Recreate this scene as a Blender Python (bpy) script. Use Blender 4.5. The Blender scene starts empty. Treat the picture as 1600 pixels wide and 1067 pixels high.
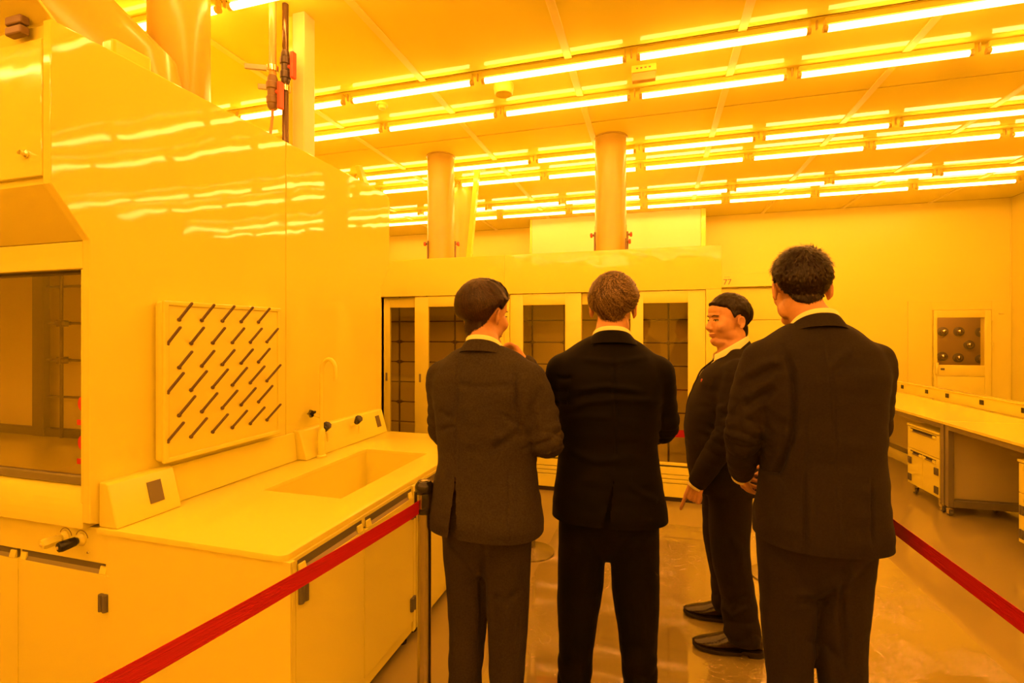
import bpy, bmesh, math, random
import numpy as np
from mathutils import Vector, Matrix

# ------------------------------------------------------------------ camera, world, exposure
scene = bpy.context.scene
C = scene.collection
CAM_H = 1.55                                  # eye height above the floor
FPX, HOR, YAW = 766.0, 522.0, math.atan2(223.0, 766.0)
CA, SA = math.cos(YAW), math.sin(YAW)
cam_d = bpy.data.cameras.new('camera')
cam = bpy.data.objects.new('camera', cam_d)
C.objects.link(cam)
cam.location = (0, 0, CAM_H)
cam.rotation_euler = (math.pi / 2, 0, YAW)
cam_d.sensor_width = 36.0
cam_d.lens = FPX / 1600.0 * 36.0
cam_d.shift_y = -(1067 / 2 - HOR) / 1600.0
cam_d.clip_start = 0.05
scene.camera = cam
world = bpy.data.worlds.new('world')
scene.world = world
world.use_nodes = True
world.node_tree.nodes['Background'].inputs[0].default_value = (0, 0, 0, 1)
scene.view_settings.view_transform = 'Standard'
scene.view_settings.look = 'None'
scene.view_settings.exposure = 0.0
scene.view_settings.gamma = 1.0
scene.cycles.adaptive_threshold = 0.08
TUBE_LIGHT = (1.0, 0.37, 0.085)               # amber photo-safe tubes
TUBE_POWER = 31.0

CEIL = 3.55
XL, XR, YB, YF = -6.6, 5.01, 8.935, -3.6      # room: left, right, back, front (behind the camera)


def onY(u, Y, v=None):
    """room position on the plane Y of a sight line"""
    r = (u - 800) / FPX
    X = Y * (CA * r - SA) / (CA + SA * r)
    if v is None:
        return X
    d = -X * SA + Y * CA
    return X, CAM_H - (v - HOR) / FPX * d


def onX(u, X, v=None):
    r = (u - 800) / FPX
    Y = X * (CA + SA * r) / (CA * r - SA)
    if v is None:
        return Y
    d = -X * SA + Y * CA
    return Y, CAM_H - (v - HOR) / FPX * d


def at(u, v, d):
    l = (u - 800) / FPX * d
    return Vector((l * CA - d * SA, l * SA + d * CA, CAM_H - (v - HOR) / FPX * d))


# ------------------------------------------------------------------ materials
MATS = {}


def mat(name, col, rough=0.4, metal=0.0, spec=0.5, bump=None, var=None, coat=0.0, emit=None):
    """bump=(scale,strength,detail[,stretch]); var=(scale,amount[,stretch]) mottles the colour"""
    if name in MATS:
        return MATS[name]
    m = bpy.data.materials.new(name)
    m.use_nodes = True
    nt = m.node_tree
    b = nt.nodes['Principled BSDF']
    b.inputs['Base Color'].default_value = (*col, 1)
    b.inputs['Roughness'].default_value = rough
    b.inputs['Metallic'].default_value = metal
    b.inputs['Specular IOR Level'].default_value = spec
    b.inputs['Coat Weight'].default_value = coat
    if emit:
        b.inputs['Emission Color'].default_value = (*emit[0], 1)
        b.inputs['Emission Strength'].default_value = emit[1]
    if bump or var:
        tc = nt.nodes.new('ShaderNodeTexCoord')

        def noise(scale, detail, stretch):
            mp = nt.nodes.new('ShaderNodeMapping')
            mp.inputs['Scale'].default_value = stretch
            nt.links.new(tc.outputs['Object'], mp.inputs[0])
            n = nt.nodes.new('ShaderNodeTexNoise')
            n.inputs['Scale'].default_value = scale
            n.inputs['Detail'].default_value = detail
            nt.links.new(mp.outputs[0], n.inputs['Vector'])
            return n
    if bump:
        n = noise(bump[0], bump[2], bump[3] if len(bump) > 3 else (1, 1, 1))
        bp = nt.nodes.new('ShaderNodeBump')
        bp.inputs['Strength'].default_value = bump[1]
        bp.inputs['Distance'].default_value = bump[4] if len(bump) > 4 else 0.01
        nt.links.new(n.outputs['Fac'], bp.inputs['Height'])
        nt.links.new(bp.outputs[0], b.inputs['Normal'])
    if var:
        n = noise(var[0], 3, var[2] if len(var) > 2 else (1, 1, 1))
        rp = nt.nodes.new('ShaderNodeValToRGB')
        a = var[1]
        rp.color_ramp.elements[0].position = 0.3
        rp.color_ramp.elements[1].position = 0.7
        rp.color_ramp.elements[0].color = (*[c * (1 - a) for c in col], 1)
        rp.color_ramp.elements[1].color = (*[min(1, c * (1 + a)) for c in col], 1)
        nt.links.new(n.outputs['Fac'], rp.inputs[0])
        nt.links.new(rp.outputs[0], b.inputs['Base Color'])
    MATS[name] = m
    return m


def glass(name, tint=(1, 1, 1), f0=0.05, rough=0.02):
    if name in MATS:
        return MATS[name]
    m = bpy.data.materials.new(name)
    m.use_nodes = True
    nt = m.node_tree
    nt.nodes.remove(nt.nodes['Principled BSDF'])
    out = nt.nodes['Material Output']
    t = nt.nodes.new('ShaderNodeBsdfTransparent')
    t.inputs[0].default_value = (*tint, 1)
    g = nt.nodes.new('ShaderNodeBsdfGlossy')
    g.inputs['Roughness'].default_value = rough
    g.inputs[0].default_value = (1, 1, 1, 1)
    lw = nt.nodes.new('ShaderNodeLayerWeight')
    lw.inputs[0].default_value = 0.5
    pw = nt.nodes.new('ShaderNodeMath')
    pw.operation = 'POWER'
    pw.inputs[1].default_value = 4.5
    ml = nt.nodes.new('ShaderNodeMapRange')
    ml.inputs['To Min'].default_value = f0
    ml.inputs['To Max'].default_value = 1.0
    mx = nt.nodes.new('ShaderNodeMixShader')
    nt.links.new(lw.outputs['Facing'], pw.inputs[0])
    nt.links.new(pw.outputs[0], ml.inputs['Value'])
    nt.links.new(ml.outputs[0], mx.inputs[0])
    nt.links.new(t.outputs[0], mx.inputs[1])
    nt.links.new(g.outputs[0], mx.inputs[2])
    nt.links.new(mx.outputs[0], out.inputs[0])
    MATS[name] = m
    return m


AMBER_WHITE = (0.78, 0.735, 0.09)  # white surfaces, with the amber of the tube light partly put into the colour
M_wall = mat('wall_panel_enamel', AMBER_WHITE, 0.32, spec=0.3)
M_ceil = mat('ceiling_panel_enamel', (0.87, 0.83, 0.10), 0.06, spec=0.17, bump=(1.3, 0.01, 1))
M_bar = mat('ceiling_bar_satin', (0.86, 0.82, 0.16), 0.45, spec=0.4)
M_white = mat('white_enamel', AMBER_WHITE, 0.12, spec=0.5)
M_whitem = mat('white_satin', AMBER_WHITE, 0.38, spec=0.4)
M_panel = mat('glossy_end_panel', AMBER_WHITE, 0.04, spec=0.5, bump=(2.6, 0.13, 2.2, (1, 1, 1), 0.02))
M_fascia = mat('glossy_fascia', AMBER_WHITE, 0.06, spec=0.5, bump=(3.4, 0.22, 1.6, (1, 1, 1), 0.02))
M_counter = mat('white_ceramic_worktop', AMBER_WHITE, 0.22, spec=0.5)
M_gap = mat('dark_joint', (0.05, 0.04, 0.02), 0.8)
M_grey = mat('grey_plastic', (0.13, 0.12, 0.08), 0.45)
M_handle = mat('recessed_grip_metal', (0.30, 0.28, 0.17), 0.35, metal=0.6)
M_black = mat('black_plastic', (0.012, 0.011, 0.010), 0.22)
M_steel = mat('brushed_steel', (0.40, 0.36, 0.22), 0.27, metal=1.0)
M_chrome = mat('chrome', (0.75, 0.72, 0.5), 0.12, metal=1.0)
M_frame = mat('bench_frame_metal', (0.30, 0.27, 0.16), 0.4, metal=0.5)
M_rod = mat('lattice_rod', (0.16, 0.14, 0.08), 0.4, metal=0.6)
M_liner = mat('hood_liner', (0.78, 0.72, 0.24), 0.25)
M_brown = mat('pipe_brown', (0.20, 0.13, 0.05), 0.4)
M_amberpipe = mat('clear_amber_pipe', (0.60, 0.38, 0.10), 0.2)
M_red = mat('red_plastic', (0.75, 0.10, 0.05), 0.4)
M_belt = mat('red_webbing', (0.46, 0.003, 0.010), 0.55, bump=(60, 0.25, 1, (0.05, 0.05, 9)))
M_peg = mat('brown_peg', (0.14, 0.095, 0.035), 0.45)
M_socket = mat('socket_cover', (0.17, 0.145, 0.07), 0.4)
M_glass = glass('sash_glass', (0.95, 0.92, 0.8), 0.05)
M_doorglass = glass('door_glass', (0.93, 0.90, 0.75), 0.045)
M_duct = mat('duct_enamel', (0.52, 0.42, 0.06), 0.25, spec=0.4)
M_sign = mat('sign_red', (0.55, 0.03, 0.02), 0.4)
M_text = mat('sign_text', (0.22, 0.16, 0.05), 0.5)
M_tube = mat('tube_glow', (0.9, 0.8, 0.5), 0.4, emit=(TUBE_LIGHT, TUBE_POWER))
M_cap = mat('tube_endcap', (0.66, 0.54, 0.10), 0.5)

# ------------------------------------------------------------------ mesh helpers
MW = {}


def link(name, data, parent=None, material=None, local=False):
    o = bpy.data.objects.new(name, data)
    C.objects.link(o)
    if material is not None and data is not None and not data.materials:
        data.materials.append(material)
    if parent is not None:
        o.parent = parent
        if not local:
            o.matrix_parent_inverse = world_of(parent).inverted()
    return o


def world_of(o):
    if o.name in MW:
        return MW[o.name]
    return Matrix.Identity(4)


def empty(name, loc, rz=0.0):
    o = bpy.data.objects.new(name, None)
    C.objects.link(o)
    o.empty_display_size = 0.1
    o.location = loc
    o.rotation_euler = (0, 0, rz)
    MW[o.name] = Matrix.Translation(loc) @ Matrix.Rotation(rz, 4, 'Z')
    return o


def tag(o, label, cat, group=None, kind=None):
    o['label'] = label
    o['category'] = cat
    if group:
        o['group'] = group
    if kind:
        o['kind'] = kind
    return o


def thing(name, loc, label, cat, group=None, rz=0.0):
    return tag(empty(name, loc, rz), label, cat, group)


def tomesh(bm, name='mesh', smooth=False, ang=40):
    me = bpy.data.meshes.new(name)
    bmesh.ops.recalc_face_normals(bm, faces=bm.faces)
    bm.to_mesh(me)
    bm.free()
    if smooth:
        me.polygons.foreach_set('use_smooth', [True] * len(me.polygons))
        me.set_sharp_from_angle(angle=math.radians(ang))
    return me


def bx(bm, x0, x1, y0, y1, z0, z1, bev=0.0, seg=2):
    t = bmesh.new()
    r = bmesh.ops.create_cube(t, size=1.0)
    for v in t.verts:
        v.co = Vector(((x0 + x1) / 2 + v.co.x * (x1 - x0), (y0 + y1) / 2 + v.co.y * (y1 - y0), (z0 + z1) / 2 + v.co.z * (z1 - z0)))
    if bev > 0:
        bmesh.ops.bevel(t, geom=list(t.edges), offset=bev, segments=seg, profile=0.5, affect='EDGES', clamp_overlap=True)
    merge(bm, t)
    return bm


def merge(bm, t):
    me = bpy.data.meshes.new('tmp')
    t.to_mesh(me)
    t.free()
    bm.from_mesh(me)
    bpy.data.meshes.remove(me)


def box(name, x0, x1, y0, y1, z0, z1, m, parent=None, bev=0.004, seg=2, local=False):
    bm = bmesh.new()
    bx(bm, min(x0, x1), max(x0, x1), min(y0, y1), max(y0, y1), min(z0, z1), max(z0, z1), bev, seg)
    return link(name, tomesh(bm, name, bev > 0, 14), parent, m, local)


def frame_of(d):
    d = d.normalized()
    up = Vector((0, 0, 1)) if abs(d.z) < 0.95 else Vector((0, 1, 0))
    a = d.cross(up).normalized()
    return a, d.cross(a).normalized()


def tube(bm, pts, r, n=12, cap=True):
    """pts: list of Vector; r: number or list"""
    pts = [Vector(p) for p in pts]
    rs = r if isinstance(r, (list, tuple)) else [r] * len(pts)
    rings = []
    for i, p in enumerate(pts):
        d = (pts[min(i + 1, len(pts) - 1)] - pts[max(i - 1, 0)])
        if i == 0:
            a, b = frame_of(d)
        else:
            dd = d.normalized()
            a = (a - dd * a.dot(dd)).normalized()
            b = dd.cross(a)
        rings.append([bm.verts.new(p + (a * math.cos(t) + b * math.sin(t)) * rs[i]) for t in [2 * math.pi * k / n for k in range(n)]])
    for i in range(len(rings) - 1):
        for k in range(n):
            bm.faces.new((rings[i][k], rings[i][(k + 1) % n], rings[i + 1][(k + 1) % n], rings[i + 1][k]))
    if cap:
        bm.faces.new(rings[0][::-1])
        bm.faces.new(rings[-1])
    return bm


def tube_obj(name, pts, r, m, parent=None, n=12, local=False):
    bm = tube(bmesh.new(), pts, r, n)
    return link(name, tomesh(bm, name, True, 50), parent, m, local)


def lathe(bm, base, axis, prof, n=20):
    """prof: (distance along axis, radius)"""
    base, axis = Vector(base), Vector(axis).normalized()
    a, b = frame_of(axis)
    rings = []
    for t, r in prof:
        rings.append([bm.verts.new(base + axis * t + (a * math.cos(q) + b * math.sin(q)) * max(r, 1e-4)) for q in [2 * math.pi * k / n for k in range(n)]])
    for i in range(len(rings) - 1):
        for k in range(n):
            bm.faces.new((rings[i][k], rings[i][(k + 1) % n], rings[i + 1][(k + 1) % n], rings[i + 1][k]))
    bm.faces.new(rings[0][::-1])
    bm.faces.new(rings[-1])
    return bm


def lathe_obj(name, base, axis, prof, m, parent=None, n=20, local=False):
    return link(name, tomesh(lathe(bmesh.new(), base, axis, prof, n), name, True, 35), parent, m, local)


def prism(bm, pts, lo, hi, axis='X', bev=0.0):
    """polygon pts in the other two axes extruded along axis from lo to hi"""
    t = bmesh.new()

    def P(a, b, c):
        return Vector((c, a, b)) if axis == 'X' else (Vector((a, c, b)) if axis == 'Y' else Vector((a, b, c)))
    r0 = [t.verts.new(P(a, b, lo)) for a, b in pts]
    r1 = [t.verts.new(P(a, b, hi)) for a, b in pts]
    n = len(pts)
    t.faces.new(r0[::-1])
    t.faces.new(r1)
    for i in range(n):
        t.faces.new((r0[i], r0[(i + 1) % n], r1[(i + 1) % n], r1[i]))
    if bev:
        bmesh.ops.recalc_face_normals(t, faces=t.faces)
        bmesh.ops.bevel(t, geom=list(t.edges), offset=bev, segments=2, profile=0.5, affect='EDGES', clamp_overlap=True)
    merge(bm, t)
    return bm


def prism_obj(name, pts, lo, hi, m, parent=None, axis='X', bev=0.003, local=False):
    return link(name, tomesh(prism(bmesh.new(), pts, lo, hi, axis, bev), name, bev > 0, 14), parent, m, local)


def struct(o):
    o['kind'] = 'structure'
    return o


def text_obj(name, s, loc, size, rot, m, parent):
    cu = bpy.data.curves.new(name, 'FONT')
    cu.body = s
    cu.size = size
    cu.extrude = 0.0008
    cu.align_x = 'CENTER'
    cu.align_y = 'CENTER'
    cu.materials.append(m)
    o = bpy.data.objects.new(name, cu)
    C.objects.link(o)
    o.location = loc
    o.rotation_euler = rot
    if parent is not None:
        o.parent = parent
        o.matrix_parent_inverse = world_of(parent).inverted()
    return o


# ------------------------------------------------------------------ room shell
M_floor = mat('epoxy_floor', (0.33, 0.27, 0.08), 0.045, spec=0.6, bump=(0.9, 0.015, 2), var=(0.5, 0.06))
struct(box('floor', XL, XR, YF, YB, -0.1, 0.0, M_floor, bev=0))
ceil = struct(box('ceiling', XL, XR, YF, YB, CEIL + 0.0085, CEIL + 0.1, M_gap, bev=0))
PW = 1.153
seam_x = [-0.60 + PW * k for k in range(-6, 6)]
seam_y = [3.507 + 1.155 * k for k in range(-7, 6)]
pm = {}
xs = [XL] + [s for s in seam_x if XL + 0.1 < s < XR - 0.1] + [XR]
ys = [YF] + [s for s in seam_y if YF + 0.1 < s < YB - 0.1] + [YB]
for i in range(len(xs) - 1):
    for j in range(len(ys) - 1):
        w, l = round(xs[i + 1] - xs[i] - 0.014, 3), round(ys[j + 1] - ys[j] - 0.016, 3)
        if (w, l) not in pm:
            bm = bmesh.new()
            bx(bm, -w / 2, w / 2, -l / 2, l / 2, 0, 0.008, 0.0015, 1)
            pm[(w, l)] = tomesh(bm, 'ceiling_panel')
        o = link('ceiling_panel', pm[(w, l)], ceil, M_ceil, True)
        o.location = ((xs[i] + xs[i + 1]) / 2, (ys[j] + ys[j + 1]) / 2, CEIL)
for x in xs[1:-1]:
    box('grid_bar', x - 0.027, x + 0.027, YF, YB, CEIL - 0.010, CEIL - 0.0005, M_bar, ceil, 0.002, 1)

# back wall with the two openings of the door and of the air shower window
AW = (onY(1462, YB, 570), onY(1536, YB, 496))        # air-shower window corners
wx0, wz0, wx1, wz1 = AW[0][0], AW[0][1], AW[1][0], AW[1][1]
bm = bmesh.new()
bx(bm, XL, wx0, YB, YB + 0.06, 0, CEIL)
bx(bm, wx1, XR + 0.06, YB, YB + 0.06, 0, CEIL)
bx(bm, wx0, wx1, YB, YB + 0.06, 0, wz0)
bx(bm, wx0, wx1, YB, YB + 0.06, wz1, CEIL)
struct(link('wall_back', tomesh(bm), None, M_wall))
struct(box('wall_right', XR, XR + 0.06, YF, YB, 0, CEIL, M_wall, bev=0))
struct(box('wall_left', XL - 0.06, XL, YF, YB, 0, CEIL, M_wall, bev=0))
struct(box('wall_front', XL, XR, YF - 0.06, YF, 0, CEIL, M_wall, bev=0))
struct(box('trim_1', XR - 0.012, XR - 0.0005, YB - 0.012, YB - 0.0005, 0, CEIL, M_wall, bev=0.003))

# portal around the air shower door, on the back wall
px0 = onY(1418, YB)
pz1 = onY(1500, YB, 470)[1]
port = struct(empty('door_2', (onY(1500, YB), YB, 0)))
y0 = YB - 0.02
box('portal_jamb', px0, onY(1455, YB), y0, YB - 0.001, 0, pz1, M_wall, port, 0.003)
box('portal_jamb', onY(1548, YB), XR - 0.014, y0, YB - 0.001, 0, pz1, M_wall, port, 0.003)
dz1 = onY(1500, YB, 484)[1]
box('portal_head', onY(1455, YB), onY(1548, YB), y0, YB - 0.001, dz1, pz1, M_wall, port, 0.003)
dx0, dx1 = onY(1457, YB), onY(1546, YB)
bm = bmesh.new()
bx(bm, dx0, wx0, YB - 0.045, YB - 0.001, 0.03, dz1 - 0.005, 0.003)
bx(bm, wx1, dx1, YB - 0.045, YB - 0.001, 0.03, dz1 - 0.005, 0.003)
bx(bm, wx0, wx1, YB - 0.045, YB - 0.001, wz1, dz1 - 0.005, 0.003)
bx(bm, wx0, wx1, YB - 0.045, YB - 0.001, wz0 - 0.16, wz0, 0.003)
bx(bm, wx0, wx1, YB - 0.040, YB - 0.001, 0.03, wz0 - 0.163, 0.003)
link('door_leaf', tomesh(bm, smooth=True), port, M_wall)
box('window_pane', wx0, wx1, YB - 0.028, YB - 0.022, wz0, wz1, M_doorglass, port, 0)
hz = onY(1457, YB, 575)[1]
bm = bmesh.new()
bx(bm, dx0 + 0.01, dx0 + 0.05, YB - 0.075, YB - 0.045, hz - 0.09, hz + 0.09, 0.012)
link('handle', tomesh(bm, smooth=True), port, M_whitem)
box('lock_plate', wx0 + 0.04, wx0 + 0.09, YB - 0.05, YB - 0.045, wz0 - 0.075, wz0 - 0.045, M_grey, port, 0.002)
for zz in (1.78, 1.40, 1.35, 0.4):
    box('hinge', dx1 + 0.004, dx1 + 0.028, YB - 0.05, YB - 0.018, zz - 0.035, zz + 0.035, M_whitem, port, 0.004)
cx, cz = onY(1563, YB, 490)
lathe_obj('indicator', (cx - 0.03, YB - 0.024, cz), (1, 0, 0), [(0, 0.010), (0.06, 0.010)], M_whitem, port)
# the air shower chamber behind the window, with round air nozzles
ash = thing('air_shower', (4.4, YB + 0.6, 0), 'steel lined air shower chamber with round nozzles behind the door window', 'air shower')
M_chamber = mat('chamber_steel', (0.42, 0.32, 0.10), 0.3)
ya = YB + 0.07
bm = bmesh.new()
bx(bm, 3.55, 5.5, ya + 0.9, ya + 0.93, 0, 2.1)
bx(bm, 3.52, 3.55, ya, ya + 0.93, 0, 2.1)
bx(bm, 5.5, 5.53, ya, ya + 0.93, 0, 2.1)
bx(bm, 3.52, 5.53, ya, ya + 0.93, 2.1, 2.13)
bx(bm, 3.52, 5.53, ya, ya + 0.93, 0.0, 0.03)
link('chamber', tomesh(bm), ash, M_chamber)
for u, v in ((1473, 518), (1498, 518), (1532, 519), (1514, 539), (1472, 557), (1497, 559), (1532, 561)):
    x, z = onY(u, ya + 0.9, v)
    nz = lathe_obj('nozzle', (x, ya + 0.9, z), (0, -1, 0), [(0, 0.078), (0.012, 0.076), (0.02, 0.055), (0.03, 0.05)], M_grey, ash)
    bm = bmesh.new()
    bmesh.ops.create_uvsphere(bm, u_segments=16, v_segments=10, radius=0.046)
    for vv in bm.verts:
        vv.co += Vector((x, ya + 0.9 - 0.03, z))
    link('nozzle_ball', tomesh(bm, smooth=True), nz, M_chrome)
fill_glow = box('chamber_fill_glow', 4.0, 4.9, ya + 0.40, ya + 0.46, 2.06, 2.09, M_tube, ash, 0)  # unseen glowing strip added to brighten the chamber interior

# sliding door on the back wall, seen past the hoods
dr = struct(empty('door_1', (1.6, YB, 0)))
lz0, lz1 = onY(1160, YB - 0.12, 448)[1], onY(1160, YB - 0.12, 426)[1]
box('track_cover', 0.85, 2.45, YB - 0.12, YB - 0.001, lz0, lz1, M_wall, dr, 0.006)
zl = onY(1195, YB, 500)[1]
box('door_leaf', 1.05, 2.3, YB - 0.035, YB - 0.001, 0.02, zl - 0.005, M_wall, dr, 0.003)
box('door_leaf', 1.05, 2.3, YB - 0.035, YB - 0.001, zl + 0.005, lz0 - 0.03, M_wall, dr, 0.003)
tx, tz = onY(1136.5, YB - 0.12, 441)
text_obj('sign_number', '77', (tx, YB - 0.1215, tz), 0.13, (math.pi / 2, 0, 0), M_text, dr)
tx, tz = onY(1136, YB - 0.12, 433)
text_obj('sign_caption', '• • •', (tx, YB - 0.1215, tz), 0.045, (math.pi / 2, 0, 0), M_text, dr)

# white plenum box rising to the ceiling behind the hoods
pl = thing('return_air_plenum', (-0.65, 8.3, 0), 'tall white plenum box reaching the ceiling behind the far hoods', 'plenum')
xa, xb = onY(828, 8.3), onY(1103, 8.3)
M_plen = mat('plenum_enamel', (0.74, 0.70, 0.30), 0.3)
box('casing', xa + 0.03, xb - 0.07, 8.31, YB - 0.002, 0, CEIL - 0.002, M_plen, pl, 0.002)
box('corner_trim', xa, xa + 0.035, 8.29, 8.34, 0, CEIL - 0.002, M_white, pl, 0.008)
box('corner_trim', xb - 0.075, xb, 8.28, 8.36, 0, CEIL - 0.002, M_white, pl, 0.012)

# ------------------------------------------------------------------ ceiling tube lights
TP, TX0 = 1.151, 0.418
LZ = 3.488
me_body = tomesh(bx(bmesh.new(), -0.535, 0.535, -0.024, 0.024, 0.018, CEIL - LZ, 0.004, 1), 'light_body')
me_tube = tomesh(tube(bmesh.new(), [(-0.515, 0, 0), (0.515, 0, 0)], 0.020, 14), 'tube', True, 50)
bm = bmesh.new()
tube(bm, [(-0.54, 0, 0), (-0.515, 0, 0)], 0.021, 10)
me_cap1 = tomesh(bm, 'end_cap')
bm = bmesh.new()
tube(bm, [(0.515, 0, 0), (0.54, 0, 0)], 0.021, 10)
me_cap2 = tomesh(bm, 'end_cap')
bm = bmesh.new()
bx(bm, 0.570, 0.580, -0.010, 0.010, 0.004, CEIL - LZ, 0.002, 1)
me_clip = tomesh(bm, 'connector_clip')
rows = []
for k in range(-4, 3):
    rows += [3.547 + 1.81 * k, 4.132 + 1.81 * k]
rows = [y for y in rows if YF + 0.2 < y < YB - 0.2]
ORD = ['first', 'second', 'third', 'fourth', 'fifth', 'sixth', 'seventh', 'eighth', 'ninth', 'tenth', 'eleventh', 'twelfth', 'thirteenth', 'fourteenth']
rows.sort(reverse=True)
txs = [TX0 + TP * k for k in range(-7, 5)]
txs = [x for x in txs if XL + 0.5 < x < XR - 0.5]
txs.sort(reverse=True)
for ri, y in enumerate(rows):
    for ci, x in enumerate(txs):
        if abs(y - 1.737) < 0.05 and -3.6 < x < -2.4:
            continue                      # the slanted duct passes here
        t = thing('tube_light', (x, y, LZ), 'glowing tube light in the %s ceiling row from back wall, %s from right wall' % (ORD[ri], ORD[ci]), 'ceiling light', 'ceiling tube lights')
        link('light_body', me_body, t, M_whitem, True)
        link('tube', me_tube, t, M_tube, True)
        link('end_cap', me_cap1, t, M_cap, True)
        link('end_cap', me_cap2, t, M_cap, True)
        link('connector_clip', me_clip, t, M_cap, True)

# ceiling speaker, detector and sign box
p = at(787, 132, FPX * (CEIL - CAM_H) / (HOR - 132))
sp = tag(lathe_obj('ceiling_speaker', (p.x, p.y, CEIL), (0, 0, -1), [(0, 0.080), (0.035, 0.080), (0.075, 0.072), (0.082, 0.066), (0.080, 0.0)], M_whitem), 'round white ceiling speaker hanging between the two nearest light rows', 'speaker')
p = at(597, 163, FPX * (CEIL - CAM_H) / (HOR - 163))
sd = thing('smoke_detector', (p.x, p.y, CEIL), 'small round white smoke detector on the ceiling', 'smoke detector')
lathe_obj('base', (p.x, p.y, CEIL), (0, 0, -1), [(0, 0.05), (0.012, 0.05), (0.018, 0.042)], M_whitem, sd)
lathe_obj('sensor', (p.x, p.y, CEIL - 0.018), (0, 0, -1), [(0, 0.034), (0.02, 0.03), (0.03, 0.015)], M_whitem, sd)
p = at(1006, 103, FPX * (CEIL - CAM_H) / (HOR - 103))
eb = thing('emergency_light', (p.x, p.y, CEIL), 'small white box light with a lens under the ceiling', 'emergency light')
box('housing', p.x - 0.09, p.x + 0.09, p.y - 0.03, p.y + 0.03, CEIL - 0.055, CEIL - 0.0005, M_white, eb, 0.006)
box('lens', p.x - 0.085, p.x + 0.085, p.y - 0.025, p.y + 0.025, CEIL - 0.115, CEIL - 0.055, mat('amber_lens', (0.6, 0.4, 0.12), 0.2), eb, 0.006)
for k in range(4):
    box('printed_mark', p.x - 0.055 + k * 0.03, p.x - 0.04 + k * 0.03, p.y - 0.0312, p.y - 0.0302, CEIL - 0.032, CEIL - 0.022, M_text, eb, 0)
# ------------------------------------------------------------------ island of two fume hoods back to back
XP = -2.055                    # end panel face
YM = 2.366                     # seam between the two hoods
HT = 2.668
HW = 2.6                       # hood width


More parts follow.
